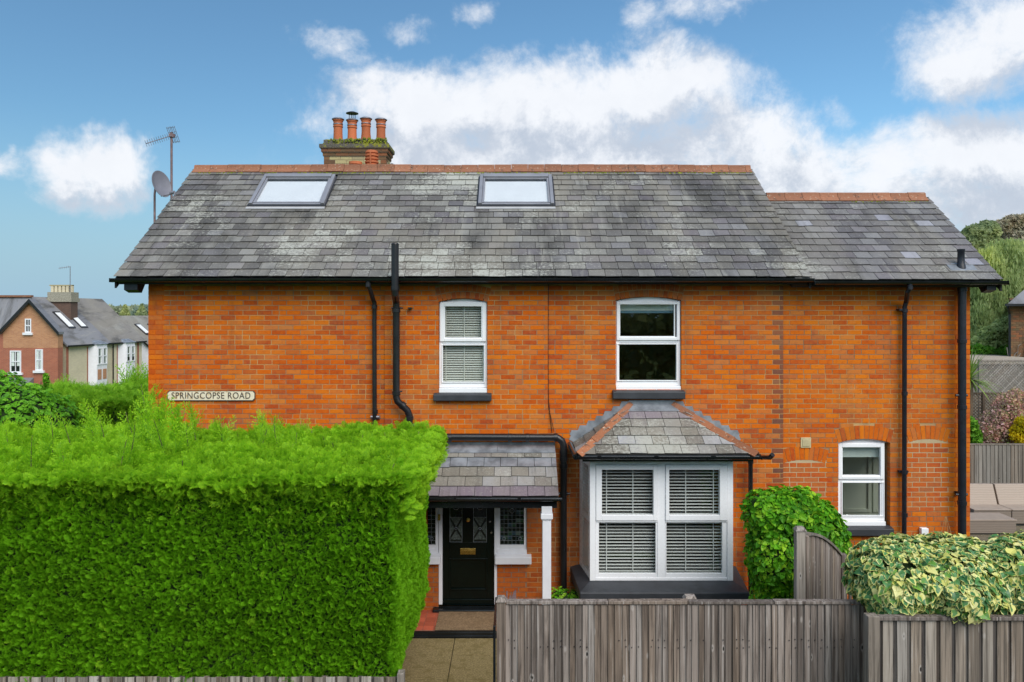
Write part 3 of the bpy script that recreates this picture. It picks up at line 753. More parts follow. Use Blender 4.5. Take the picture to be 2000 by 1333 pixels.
for k, (e, m_) in enumerate(((.018, 'brick_stack'), (.045, 'brick_stack'), (.075, 'flaunch'))):
    row = k; course_ring(z, e, m_); z += .0755
    MB().box(CX0 - e + .01, CX1 + e - .01, CY0 - e + .01, CY1 + e - .01, z - .09, z - .005).build('mortar_bed', 'mortar_grey', ch)
def lumpy(x0, x1, y0, y1, z0, z1, name, mat, parent, amp=.015, nx=26, ny=10):
    bm = bmesh.new(); bmesh.ops.create_grid(bm, x_segments=nx, y_segments=ny, size=.5)
    for v in bm.verts:
        u, w = v.co.x + .5, v.co.y + .5; e = min(u, 1 - u, w * .5, (1 - w) * .5)
        v.co = Vector((x0 + u * (x1 - x0), y0 + w * (y1 - y0), z1 - (.03 if e < .01 else 0) + amp * mnoise.noise(Vector((u * 9, w * 6, 1))) * 1.5))
    ed = [e for e in bm.edges if e.is_boundary]
    r_ = bmesh.ops.extrude_edge_only(bm, edges=ed)
    for v in [g_ for g_ in r_['geom'] if isinstance(g_, bmesh.types.BMVert)]: v.co.z = z0
    me = bpy.data.meshes.new(name); bm.to_mesh(me); bm.free(); return link(name, me, mat, parent)
lumpy(CX0 - .005, CX1 + .005, CY0 - .005, CY1 + .005, z - .02, z + .115, 'mortar_cap', 'flaunch', ch)
mo = MB()
for k in range(170):
    x = random.gauss(-3.0, .36); x = min(max(x, CX0), CX1); y_ = random.choice([CY0 - .01, CY0 - .03, CY0 + .1]); zz = z + (random.uniform(.0, .12) if y_ < CY0 else .11)
    r_ = random.uniform(.007, .019); mo.lathe((x, y_, zz), [(r_, -.02), (r_ * 1.2, -.005), (r_ * .9, r_ * .4), (r_ * .3, r_ * .7)], 6)
mo.build('moss', 'moss', ch, True, kind='stuff')
ztop = z + .1
for i, (px_, hh) in enumerate(((-3.465, .47), (-3.184, .45), (-2.908, .48), (-2.61, .46))):
    r0 = .098
    fl = .105 if i == 2 else .094
    p_ = MB().lathe((px_, 3.58, ztop - .02), [(fl + .004, 0), (fl, .06), (.088, .2), (.087, hh - .16), (.098, hh - .15), (.098, hh - .13), (.09, hh - .12), (.092, hh - .04), (.104, hh - .03), (.104, hh), (.07, hh), (.07, hh - .05)], 22).build('chimney_pot', 'pot', ch, True)
    MB().lathe((px_, 3.58, ztop - .02 + hh), [(.125, 0), (.125, .012), (.09, .03), (.0, .045)], 14).build('pot_cap', 'galv', p_, True)
    MB().lathe((px_, 3.58, ztop - .02), [(.0985, hh - .10), (.0995, hh - .10), (.0995, hh - .085), (.0985, hh - .085)], 18).build('wire_band', 'galv', p_, True)
    if i == 1:
        q = MB().lathe((px_, 3.58, ztop + hh), [(.125, .12), (.125, .13), (.06, .155), (.0, .16)], 14)
        for a in range(4): q.tube([(px_ + .06 * math.cos(a * 1.57 + .5), 3.58 + .06 * math.sin(a * 1.57 + .5), ztop + hh - .02), (px_ + .06 * math.cos(a * 1.57 + .5), 3.58 + .06 * math.sin(a * 1.57 + .5), ztop + hh + .13)], .007, 6)
        q.build('rain_cowl', 'iron', p_, True)
# louvred pot and open rim behind the ridge
yv = 2.86; lx = PX(726, yv); zt = PZ(294.6, yv)
prof = [(.10, -.55), (.125, -.32)]
for k in range(4): zz = -.30 + k * .062; prof += [(.13, zz), (.132, zz + .028), (.105, zz + .036), (.105, zz + .052)]
prof += [(.122, -.05), (.11, -.01), (.09, 0)]
lp = MB().lathe((lx, yv, zt), prof, 24).build('louvred_pot', 'pot', ch, True)
MB().box(lx - .013, lx + .013, yv - .137, yv - .10, zt - .31, zt - .05).build('louvre_rib', 'pot', lp)
lx = PX(694.5, yv); zt = PZ(317, yv)
MB().lathe((lx, yv, zt), [(.10, -.4), (.112, -.06), (.125, -.05), (.125, 0), (.105, 0), (.1, -.1)], 22).build('pot_rim', 'pot', ch, True)

# ---- pipes
def pipe(name, pts, r, mat='black', collars=(), parent=H, n=14, cl=.03):
    mb = MB().tube(pts, r, n)
    o = mb.build(name, mat, parent, True)
    if collars:
        for (p, d) in collars:
            c2 = MB(); p = Vector(p); d = Vector(d).normalized(); c2.tube([p - d * cl, p - d * cl * .9, p + d * cl * .9, p + d * cl], [r + .002, r + .009, r + .009, r + .002], n)
            c2.build('pipe_collar', mat, o, True)
    return o
ZD = (0, 0, 1)
# rain pipe from the left gutter
x_ = X(717) * .965; x2 = X(733)
pipe('rainwater_pipe', [(x_, -.335, 5.09), (x_, -.335, 5.03), (x_ + .02, -.31, 4.98), (x2 - .02, -.10, 4.84), (x2, -.075, 4.78), (x2, -.075, 4.5), (x2 + .01, -.075, .1)], .034,
     collars=[((x2, -.075, 4.72), ZD), ((x_, -.335, 5.04), ZD), ((x2 + .01, -.075, 3.13), ZD)])
MB().box(x2 - .06, x2 + .08, -.05, .0, 3.02, 3.05).tube([(x2 - .055, -.075, 3.05), (x2 + .075, -.075, 3.05)], .022, 8).build('pipe_clip', 'galv', H, True)
# soil pipe with vent above the gutter
xs_ = PX(772, -.43)
pipe('soil_pipe', [(xs_, -.45, PZ(478, -.45)), (xs_, -.45, 4.95)], .056)
MB().lathe((xs_, -.45, PZ(478, -.45)), [(.056, -.005), (.06, .0), (.05, .02), (.0, .03)], 12).build('vent_cage', 'black', H, True)
xw = PX(774, -.2)
pipe('soil_pipe', [(xs_, -.45, 4.96), (xs_, -.44, 4.90), (xw, -.22, 4.80), (xw, -.2, 4.72), (xw + .0, -.2, 3.36), (xw + .02, -.2, 3.30), (xw + .16, -.16, 3.16), (xw + .19, -.15, 3.08), (xw + .19, -.15, .1)], .053,
     collars=[((xw, -.2, 4.66), ZD), ((xw, -.2, 3.42), ZD), ((xw + .09, -.18, 3.235), (.16, .04, -.14)), ((xw + .19, -.15, 3.04), ZD), ((xs_, -.45, 4.99), ZD)])
MB().tube([(xw - .08, -.2, 4.70), (xw + .1, -.2, 4.70)], .012, 8).tube([(xw - .05, -.2, 3.45), (xw + .09, -.2, 3.45)], .012, 8).tube([(xw + .09, -.15, 2.93), (xw + .29, -.15, 2.93)], .035, 10).box(xw + .16, xw + .22, -.12, -.03, 4.69, 4.71).build('pipe_clip', 'black', H, True)
# long waste pipe above the porch, dropping beside the bay
yp = -.13; zp = PZ(855, yp); xe = PX(1093, yp)
pipe('waste_pipe', [(X(800), yp, zp + .01), (xe - .08, yp, zp)], .053, collars=[((X(996), yp, zp), (1, 0, 0)), ((X(1030), yp, zp), (1, 0, 0)), ((X(880), yp, zp), (1, 0, 0))])
pipe('waste_pipe', [(xe - .1, yp, zp), (xe - .03, yp, zp - .005), (xe + .035, yp, zp - .05), (xe + .06, yp, zp - .12), (xe + .06, yp, zp - .3)], .055, collars=[((xe - .06, yp, zp), (1, 0, 0))])
pipe('soil_pipe', [(xe + .06, yp, zp - .16), (xe + .06, yp, 0)], .05, 'black', collars=[((xe + .06, yp, zp - .22), ZD), ((xe + .06, yp, zp - .32), ZD), ((xe + .06, yp, zp - .43), ZD), ((xe + .06, yp, 1.9), ZD)])
MB().tube([(xe - .12, yp, 1.9), (xe + .16, yp, 1.9)], .018, 8).box(xe + .03, xe + .09, yp, -.0, 1.885, 1.915).build('pipe_clip', 'black', H, True)
# bay rain pipe
xb = PX(1466, -.12)
pipe('rainwater_pipe', [(xb + .12, -.75, 2.60), (xb + .1, -.7, 2.55), (xb, -.14, 2.45), (xb, -.12, 2.38), (xb, -.12, .1)], .034, collars=[((xb, -.12, 2.38), ZD)])
# extension rain pipe
xa = PX(1777, -.335); xb2 = X(1765)
pipe('rainwater_pipe', [(xa, -.335, 5.06), (xa, -.335, 4.99), (xa - .02, -.31, 4.94), (xb2 + .01, -.06, 4.80), (xb2, -.03, 4.72), (xb2 - .01, -.03, .1)], .034, 'iron',
     collars=[((xb2, -.03, 4.66), ZD), ((xb2, -.03, 3.4), ZD), ((xb2, -.03, 2.2), ZD), ((xb2, -.03, 1.55), ZD), ((xa, -.335, 5.0), ZD)])
MB().box(xb2 - .09, xb2, -.05, .045, 4.66, 4.69).box(xb2 - .07, xb2 + .07, -.01, .045, 2.19, 2.22).build('pipe_clip', 'iron', H)
xc = PX(1879, -.1)
pipe('soil_pipe', [(xc, -.1, 5.05), (xc, -.1, .05)], .057, 'iron', collars=[((xc, -.1, 4.98), ZD), ((xc, -.1, 3.2), ZD), ((xc, -.1, 4.2), ZD), ((xc, -.1, 1.75), ZD)])
MB().tube([(xc - .1, -.1, 3.38), (xc + .08, -.1, 3.38)], .02, 8).tube([(xc - .1, -.1, 1.88), (xc + .08, -.1, 1.88)], .02, 8).box(xc - .03, xc + .03, -.05, .045, 1.86, 1.9).build('pipe_clip', 'iron', H, True)
# roof vent stub and its lead slate
s_ = .33; yv = YE + CT * s_; zv = EZ + ST * s_; xv = PX(1877, yv)
vp = MB().lathe((xv, yv, zv - .05), [(.075, 0), (.06, .1), (.052, .12), (.05, .30), (.056, .31), (.056, .34), (.04, .34)], 16).build('roof_vent', 'iron', H, True)
slopebox(MB(), xv - .2, xv + .2, s_ - .13, s_ + .1, .018, .026, YE, EZ).build('lead_slate', 'lead', vp)

# ---- windows
def ring(mb, x0, x1, z0, z1, w, y0, y1, wb=None):
    wb = wb or w
    mb.box(x0, x0 + w, y0, y1, z0, z1); mb.box(x1 - w, x1, y0, y1, z0, z1)
    mb.box(x0 + w, x1 - w, y0 + .001, y1 - .001, z1 - w, z1); mb.box(x0 + w, x1 - w, y0 + .001, y1 - .001, z0, z0 + wb)
def sash_window(o, y, gt, gb, fz0, fz1, fx0, fx1, label, blind=None, sill=None):
    """gt, gb: glass rectangles (x0,x1,z0,z1); f*: outer frame"""
    yf = y + .045
    mb = MB(); zm = (gt[2] + gb[3]) / 2
    ring(mb, fx0, fx1, fz0, fz1, .045, yf + .012, yf + .09, .06)
    mb.box(fx0 + .045, fx1 - .045, yf + .014, yf + .088, zm - .03, zm + .004)
    xc, cz, Rr, w = arch_geo(o); n = 12
    top = [(o['x0'] + .002 + (o['x1'] - o['x0'] - .004) * k / n) for k in range(n + 1)]
    poly = [(xx, yf + .03, cz + math.sqrt(Rr * Rr - (xx - xc) ** 2) - .002) for xx in top] + [(o['x1'] - .002, yf + .03, fz1 - .002), (o['x0'] + .002, yf + .03, fz1 - .002)]
    mb.prism(poly, (0, 0, 0), (0, .06, 0))
    wnd = mb.build('window', 'upvc', H, bevel=.005); wnd['label'] = label
    s = MB(); ring(s, fx0 + .012, fx1 - .012, zm - .0, fz1 - .012, max(.03, gt[0] - fx0 - .012 - .012), yf - .012, yf + .05, max(.03, gt[2] - zm - .012))
    s.build('sash', 'upvc', wnd, bevel=.007)
    for gl in (gt, gb):
        b = MB(); ring(b, gl[0] - .016, gl[1] + .016, gl[2] - .016, gl[3] + .016, .016, yf + .0, yf + .07) ; b.build('glazing_bead', 'upvc', wnd, bevel=.004)
        MB().box(gl[0] - .004, gl[1] + .004, yf + .03, yf + .036, gl[2] - .004, gl[3] + .004).build('pane', 'glass', wnd)
    # fill between fixed light and frame
    f2 = MB(); ring(f2, fx0 + .044, fx1 - .044, fz0 + .058, zm - .029, max(.012, gb[0] - .017 - fx0 - .044), yf + .02, yf + .075, max(.012, gb[2] - .017 - fz0 - .058)); f2.build('bottom_rail', 'upvc', wnd, bevel=.004)
    s2 = MB()
    s2.box(fx0 - .0, fx1 + .0, yf - .03, yf + .012, o['z0'] - .004, fz0 - .002); s2.build('sub_sill', 'upvc', wnd, bevel=.006)
    if sill:
        sx0, sx1, zt, zb, proj = sill
        MB().hexa([(sx0, y - proj, zb), (sx1, y - proj, zb), (sx1, y + .05, zb), (sx0, y + .05, zb), (sx0, y - proj, zt - .022), (sx1, y - proj, zt - .022), (sx1, y + .05, zt + .005), (sx0, y + .05, zt + .005)]).build('sill', 'sill', wnd, bevel=.012)
    return wnd
def gl(px0, px1, py0, py1, y): return (PX(px0, y), PX(px1, y), PZ(py1, y), PZ(py0, y))
y1 = -.03
w1 = sash_window(OPEN['w1'], y1, gl(869.5, 940, 598.5, 659.5, y1 + .07), gl(864.5, 945.5, 675, 746, y1 + .07), PZ(758, y1 + .05), PZ(589, y1 + .05), OPEN['w1']['x0'] + .004, OPEN['w1']['x1'] - .004,
                 'white upstairs window with closed sage venetian blind', sill=(PX(846, -.12), PX(960, -.12), PZ(768, -.1), PZ(784, -.12), .09))
w2 = sash_window(OPEN['w2'], 0, gl(1211, 1316, 595, 657, .07), gl(1206, 1320.5, 673, 743, .07), PZ(754, .05), PZ(588, .05), OPEN['w2']['x0'] + .004, OPEN['w2']['x1'] - .004,
                 'wider white upstairs window with raised roller blind', sill=(PX(1197, -.1), PX(1339, -.1), PZ(763, -.1), PZ(780, -.1), .10))
w3 = sash_window(OPEN['w3'], .05, gl(1644.5, 1719, 870, 928, .12), gl(1644.5, 1724, 943, 1007, .12), PZ(1018, .1), PZ(865, .1), OPEN['w3']['x0'] + .004, OPEN['w3']['x1'] - .06,
                 'white kitchen window with sink and tap behind it', sill=(PX(1640, -.05), PX(1747, -.05), PZ(1031, -.05), PZ(1048, -.05), .10))
# blinds
def blind(wnd, x0, x1, z0, z1, y, pitch, tilt, mat, wd=.025, cords=()):
    me = MB().hexa([(x0, -wd / 2 * math.cos(tilt), -wd / 2 * math.sin(tilt)), (x1, -wd / 2 * math.cos(tilt), -wd / 2 * math.sin(tilt)), (x1, wd / 2 * math.cos(tilt), wd / 2 * math.sin(tilt)), (x0, wd / 2 * math.cos(tilt), wd / 2 * math.sin(tilt)),
                    (x0, -wd / 2 * math.cos(tilt), -wd / 2 * math.sin(tilt) + .0025), (x1, -wd / 2 * math.cos(tilt), -wd / 2 * math.sin(tilt) + .0025), (x1, wd / 2 * math.cos(tilt), wd / 2 * math.sin(tilt) + .0025), (x0, wd / 2 * math.cos(tilt), wd / 2 * math.sin(tilt) + .0025)]).mesh('slat')
    me.materials.append(M[mat]); z = z0
    while z < z1:
        link('slat', me, None, wnd, loc=(0, y, z + random.uniform(-.001, .001))); z += pitch
    if cords:
        mb = MB()
        for c in cords: mb.box(c - .006, c + .006, y - wd * .6, y - wd * .6 + .002, z0, z1)
        mb.build('ladder_tape', mat, wnd)
blind(w1, OPEN['w1']['x0'] + .06, OPEN['w1']['x1'] - .06, Z(745), Z(600), .12, .036, R(38), 'slat_green', .036, (X(870), X(906), X(943)))
MB().box(PX(1208, .16), PX(1319, .16), .16, .165, PZ(607, .16), PZ(590, .16)).build('roller_blind', 'roller', w2)
MB().box(PX(1208, .16), PX(1319, .16), .158, .167, PZ(612, .16), PZ(607.3, .16)).build('roller_blind_hem', 'roller_blue', w2)
MB().box(X(1640), X(1735), .20, .205, Z(898), Z(866)).build('roller_blind', 'roller', w3)
# kitchen seen through the window, and an added unseen glazed door that lets light in
pd = MB(); pd.box(6.86, 6.92, .705, .78, .1, 2.245).box(6.86, 6.92, 2.12, 2.195, .1, 2.245).box(6.86, 6.92, 1.41, 1.49, .1, 2.245).box(6.861, 6.919, .781, 1.409, 2.17, 2.245).box(6.861, 6.919, 1.491, 2.119, 2.17, 2.245)
pdo = pd.build('added_light_door', 'upvc', H); MB().box(6.885, 6.891, .78, 2.12, .1, 2.17).build('pane', 'glass', pdo)
MB().box(4.16, 6.77, .33, 3.2, .091, .1).build('floor_tiles', 'plaster', H)
MB().box(4.16, 6.75, 2.3, 2.34, .1, 2.85).build('kitchen_units', 'kitchen', H)
kt = MB()
for (a, b) in ((6.0, 6.55), (6.58, 7.0)): ring(kt, a, b, 1.0, 2.2, .06, 2.27, 2.298)
kt.build('cupboard_door', 'kitchen', H, bevel=.004)
MB().box(4.4, 6.7, .32, .95, .98, 1.02).build('worktop', 'dark_room', H)
MB().lathe((5.35, .62, 1.021), [(.10, 0), (.24, .05), (.25, .10), (.235, .10), (.1, .02)], 24).build('sink', 'ceramic', H, True)
tx, ty = PX(1661, .5), .5
MB().tube([(tx, ty, 1.02), (tx, ty, 1.36)] + [(tx - .055 + .055 * math.cos(a), ty, 1.36 + .055 * math.sin(a)) for a in np.linspace(0.2, math.pi, 7)] + [(tx - .11, ty, 1.32)], .012, 8).tube([(tx - .07, ty, 1.09), (tx + .07, ty, 1.09)], .012, 8).build('tap', 'chrome', H, True)
for bx_, bh, bm_ in ((PX(1711, .45), .22, 'ceramic'), (PX(1717, .5), .18, 'chrome'), (PX(1703, .45), .10, 'pot')):
    MB().lathe((bx_, .48, 1.02), [(.03, 0), (.033, .01), (.033, bh * .6), (.012, bh * .8), (.012, bh)], 12).build('bottle', bm_, H, True)

# ---- bay window
BF = -.68
bx0, bx1 = PX(1152, BF), PX(1432, BF); bz0, bz1 = PZ(1135, BF), PZ(901, BF)
bay = MB()
fw = .10
def brow(mb, x0, x1, z0, z1, y0, y1): mb.box(x0, x1, y0, y1, z0, z1)
brow(bay, bx0, bx0 + .085, bz0, bz1, BF, BF + .09); brow(bay, bx1 - .085, bx1, bz0, bz1, BF, BF + .09)
gpx = [(1175.5, 1276, 1307, 1405.5), (1170, 1281, 1302, 1411)]
xm0, xm1 = PX(1284, BF), PX(1299.5, BF)
brow(bay, xm0, xm1, bz0 + .02, bz1 - .02, BF + .006, BF + .09)
brow(bay, bx0 + .086, bx1 - .086, bz1 - .05, bz1, BF + .002, BF + .088); brow(bay, bx0 + .086, bx1 - .086, bz0, bz0 + .045, BF + .002, BF + .088)
zmid = PZ(1017.5, BF)
brow(bay, bx0 + .086, xm0 - .001, zmid - .025, zmid + .0, BF + .004, BF + .086); brow(bay, xm1 + .001, bx1 - .086, zmid - .025, zmid + .0, BF + .004, BF + .086)
BAY = bay.build('bay_window', 'upvc', H, bevel=.006)
sideL = [(1.03, -.0), (bx0, BF)]; sideR = [(3.27, 0), (bx1, BF)]
gls = []
for k, (a, b, c, d) in enumerate(gpx):
    py = ((918, 1006), (1022, 1121))[k]
    for (p, q) in ((a, b), (c, d)): gls.append((PX(p, BF), PX(q, BF), PZ(py[1], BF), PZ(py[0], BF), k, p < 1290))
for (a, b, c, d, k, left) in gls:
    oa, ob = (bx0 + .088, xm0 - .003) if left else (xm1 + .003, bx1 - .088)
    oc, od = (zmid + .004, bz1 - .052) if k == 0 else (bz0 + .047, zmid - .027)
    dy = -.014 if k == 0 else .012
    s = MB()
    s.box(oa, a, BF + dy, BF + .07, oc, od); s.box(b, ob, BF + dy, BF + .07, oc, od)
    s.box(a, b, BF + dy + .001, BF + .069, d, od); s.box(a, b, BF + dy + .001, BF + .069, oc, c)
    s.build('sash', 'upvc', BAY, bevel=.006)
    MB().box(a - .003, b + .003, BF + .035, BF + .041, c - .003, d + .003).build('pane', 'glass', BAY)
for (xa, xb_) in ((PX(1168, BF + .14), PX(1283, BF + .14)), (PX(1301, BF + .14), PX(1415, BF + .14))):
    blind(BAY, xa, xb_, bz0 + .10, bz1 - .08, BF + .14, .0462, R(8), 'slat', .048,
          [PX(v, BF + .12) for v in ((1184.5, 1236) if xa < 2 else (1339, 1393))])
def skew(mb, x0, y0, x1, y1, z0, z1, t):
    d = Vector((x1 - x0, y1 - y0, 0)).normalized(); n = Vector((-d.y, d.x, 0)) * t
    return mb.prism([(x0, y0, z0), (x1, y1, z0), (x1, y1, z1), (x0, y0, z1)], (0, 0, 0), tuple(n))
def lerp2(p, q, t): return (p[0] + (q[0] - p[0]) * t, p[1] + (q[1] - p[1]) * t)
for (p, q, t) in ((sideL[0], (bx0, BF + .09), .07), (sideR[0], (bx1, BF + .09), -.07)):
    s = MB(); A, B = lerp2(p, q, .0), lerp2(p, q, .999)
    a1, b1 = lerp2(p, q, .30), lerp2(p, q, .93)
    skew(s, *A, *a1, bz0, bz1, t); skew(s, *b1, *B, bz0, bz1, t)
    skew(s, *a1, *b1, bz1 - .10, bz1 - .001, t * .98); skew(s, *a1, *b1, bz0 + .001, bz0 + .10, t * .98); skew(s, *a1, *b1, zmid - .05, zmid + .03, t * .98)
    s.build('side_frame', 'upvc', BAY, bevel=.004)
    skew(MB(), *a1, *b1, bz0 + .101, bz1 - .101, t * .2).build('pane', 'glass', BAY)
    me_ = MB(); z = bz0 + .12
    while z < bz1 - .12: skew(me_, *lerp2(a1, b1, .02), *lerp2(a1, b1, .95), z, z + .003, t * 1.6); z += .0462
    me_.build('side_blind', 'slat', BAY)
# bay base and its dark sill
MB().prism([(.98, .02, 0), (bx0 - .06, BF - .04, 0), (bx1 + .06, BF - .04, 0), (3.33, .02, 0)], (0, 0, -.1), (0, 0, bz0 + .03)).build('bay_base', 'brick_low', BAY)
yo = BF - .24
top = [(.89, .0, bz0 - .015), (bx0 - .165, yo, bz0 - .085), (bx1 + .165, yo, bz0 - .085), (3.42, .0, bz0 - .015)]
inn = [(1.03, .0, bz0 + .02), (bx0 + .01, BF + .02, bz0 + .004), (bx1 - .01, BF + .02, bz0 + .004), (3.27, .0, bz0 + .02)]
sm = MB(); t4 = [Vector(p) for p in top]; i4 = [Vector(p) for p in inn]; b4 = [Vector((p.x, p.y, bz0 - .20)) for p in t4]
sm.add(t4 + i4 + b4, [(0, 1, 5, 4), (1, 2, 6, 5), (2, 3, 7, 6), (4, 5, 6, 7), (8, 9, 1, 0), (9, 10, 2, 1), (10, 11, 3, 2), (11, 10, 9, 8)])
sm.build('sill', 'sill', BAY, bevel=.015)
MB().prism([(1.04, .0, 0), (bx0 + .05, BF + .05, 0), (bx1 - .05, BF + .05, 0), (3.26, .0, 0)], (0, 0, bz1 + .003), (0, 0, .12)).build('bay_head', 'paint_white', BAY)
# bay roof
ez = 2.635; tz = 3.22; ey = -.93; ex0, ex1 = .94, 3.42; tx0, tx1 = 1.80, 2.47
BR = MB().add([(ex0, 0, ez), (ex0 + .0, ey, ez), (ex1, ey, ez), (ex1, 0, ez), (tx0, 0, tz), (tx1, 0, tz), (ex0, 0, ez - .03), (ex0, ey, ez - .03), (ex1, ey, ez - .03), (ex1, 0, ez - .03)],
              [(1, 2, 5, 4), (0, 1, 4), (2, 3, 5), (0, 6, 7, 1), (1, 7, 8, 2), (2, 8, 9, 3), (6, 9, 8, 7), (0, 4, 5, 3, 9, 6)]).build('bay_roof', 'soffit', H)
U = Vector((0, -ey, tz - ez)); Lf = U.length; U.normalize()
kk = lambda s: s / Lf
random.seed(11)
slates(BR, (0, ey, ez), (1, 0, 0), tuple(U), lambda s: (ex0 + (tx0 - ex0) * kk(s) + .0, ex1 - (ex1 - tx1) * kk(s)), Lf - .12, .19, .246, 'slate_low', lambda r, i, n: True,
       alt=lambda r, i, n: 'slate_purple' if r == 4 else None)
for sgn, xe_, xt in ((-1, ex0, tx0), (1, ex1, tx1)):
    U2 = Vector((xt - xe_, 0, tz - ez)); L2 = U2.length; U2.normalize()
    slates(BR, (xe_, 0, ez), (0, -1, 0), tuple(U2), lambda s, L2=L2: (0, -ey * (1 - s / L2)), L2, .19, .246, 'slate_low', lambda r, i, n: False)
def quadbox(mb, a, b, c, d, n): return mb.prism([a, b, c, d], (0, 0, 0), n)
# lead at the head of the bay roof
e0 = Vector((0, ey, ez)); 
def fr(s, x): return Vector((x, 0, 0)) + e0 + U * s
nn = Vector((0, -U.z, U.y)) if False else Vector((0, -(tz - ez), -ey)).normalized()
a_, b_ = Lf - .17, Lf + .03
ml = MB().prism([fr(a_, tx0 - .14) + nn * .02, fr(a_, tx1 + .14) + nn * .02, fr(b_, tx1 + .0) + nn * .02, fr(b_, tx0 - .0) + nn * .02], (0, 0, 0), tuple(nn * .006))
ml.box(tx0 - .02, tx1 + .02, -.012, -.004, tz - .01, tz + .075); ml.build('lead_flashing', 'lead', BR)
# stepped flashing on both sides
for sgn, xe_, xt in ((-1, ex0 - .06, tx0 + .02), (1, ex1 + .06, tx1 - .02)):
    n = 8; sf = MB()
    for k in range(n):
        t0 = k / n; t1 = (k + 1.15) / n; zc0 = ez + (tz - ez) * t0; zc1 = ez + (tz - ez) * (k + 1) / n
        xr0 = xe_ + (xt - xe_) * t0; xr1 = xe_ + (xt - xe_) * (k + 1) / n
        xo = xr0 + sgn * (.10 - .01 * k if k else -.02)
        sf.prism([(xr1 - sgn * .02, -.009 - .0006 * (k % 2), zc0 - .02), (xo + sgn * .03, -.009 - .0006 * (k % 2), zc1 - .015), (xo, -.009 - .0006 * (k % 2), zc1 + .058), (xr1 - sgn * .02, -.009 - .0006 * (k % 2), zc1 + .058)], (0, 0, 0), (0, .004, 0))
    sf.build('stepped_flashing', 'lead', BR)
# hip tiles
for xe_, xt in ((ex0, tx0), (ex1, tx1)):
    A = Vector((xe_, ey, ez + .0)); B = Vector((xt, 0, tz + .0)); d = (B - A); L3 = d.length; d.normalize(); side = d.cross(Vector((0, 0, 1))).normalized(); up = side.cross(d).normalized()
    n = 4
    for k in range(n):
        s0_, s1_ = L3 * k / n + (0 if k else -.03), L3 * (k + 1) / n - .004
        lift = .034
        prof = [(-.082, -.05), (0, .02), (.082, -.05), (.074, -.066), (0, .0), (-.074, -.066)]
        p0 = [A + d * s0_ + side * a + up * (b + lift + .012) for a, b in prof]; p1 = [A + d * (s1_ + .02) + side * a + up * (b + lift) for a, b in prof]
        MB().add(p0 + p1, [(0, 1, 2, 3, 4, 5)[::-1], tuple(range(6, 12))] + [(i, (i + 1) % 6, 6 + (i + 1) % 6, 6 + i) for i in range(6)]).build('hip_tile', 'hip' if k < 3 else 'ridge', BR)
half_gutter(BR, ex0 - .04, ex1 + .06, ey - .05, ez - .012, .05, brackets=.8)
MB().tube([(ex0 - .045, ey - .02, ez - .03), (ex0 - .06, -.06, ez - .0)], .042, 10).tube([(ex1 + .05, ey + .02, ez - .03), (ex1 + .06, -.06, ez - .0)], .042, 10).build('side_gutter', 'black_paint', BR, True)
MB().box(ex0 + .05, ex1 - .03, ey + .0, ey + .02, ez - .10, ez - .03).build('fascia', 'black_paint', BR)

# ---- porch
pz0, pz1, pye, pyw = 2.035, 2.60, -.92, -.04
PRX0, PRX1 = -2.02, .655
PU = Vector((0, pyw - pye, pz1 - pz0)); PL = PU.length; PU.normalize()
PR = MB().prism([(PRX0, pye, pz0 - .01), (PRX0, pyw, pz1 - .01), (PRX0, pyw, pz1 - .09), (PRX0, pye, pz0 - .06)], (0, 0, 0), (PRX1 - PRX0, 0, 0)).build('porch_roof', 'soffit', H)
random.seed(8)
slates(PR, (0, pye, pz0), (1, 0, 0), tuple(PU), lambda s: (PRX0, PRX1), PL - .13, .195, .25, 'slate_low', lambda r, i, n: r < 4, alt=lambda r, i, n: 'slate_purple' if r == 0 else ('lead' if r == 3 else None))
pn = Vector((0, -PU.z, PU.y))
f0 = Vector((0, pye, pz0)) + PU * (PL - .17); f1 = Vector((0, pye, pz0)) + PU * (PL + .005)
lm = MB(); xx = PRX0
while xx < PRX1 - .01:
    xe2 = min(xx + .9, PRX1); X0v, X1v = Vector((xx, 0, 0)), Vector((xe2 - .004, 0, 0))
    lm.prism([X0v + f0 + pn * .02, X1v + f0 + pn * .02, X1v + f1 + pn * .02, X0v + f1 + pn * .02], (0, 0, 0), tuple(pn * .005)); xx = xe2
lm.box(PRX0, PRX1, -.042, -.034, pz1 - .03, pz1 + .06); lm.build('lead_flashing', 'lead', PR)
half_gutter(PR, PRX0, PRX1 + .05, pye - .04, pz0 - .008, .045, brackets=.9)
MB().box(PRX0 + .02, PRX1 - .02, pye + .02, pye + .10, pz0 - .16, pz0 - .065).build('porch_beam', 'black_paint', PR)
# column
cx_ = PX(1067.5, -.84); cy_ = -.84
col = MB().box(cx_ - .062, cx_ + .062, cy_ - .062, cy_ + .062, .11, 1.70).box(cx_ - .085, cx_ + .085, cy_ - .085, cy_ + .085, 1.72, 1.80).box(cx_ - .072, cx_ + .072, cy_ - .072, cy_ + .072, 1.701, 1.719).box(cx_ - .075, cx_ + .075, cy_ - .075, cy_ + .075, 1.801, 1.90).build('porch_column', 'paint_white', H, bevel=.012)
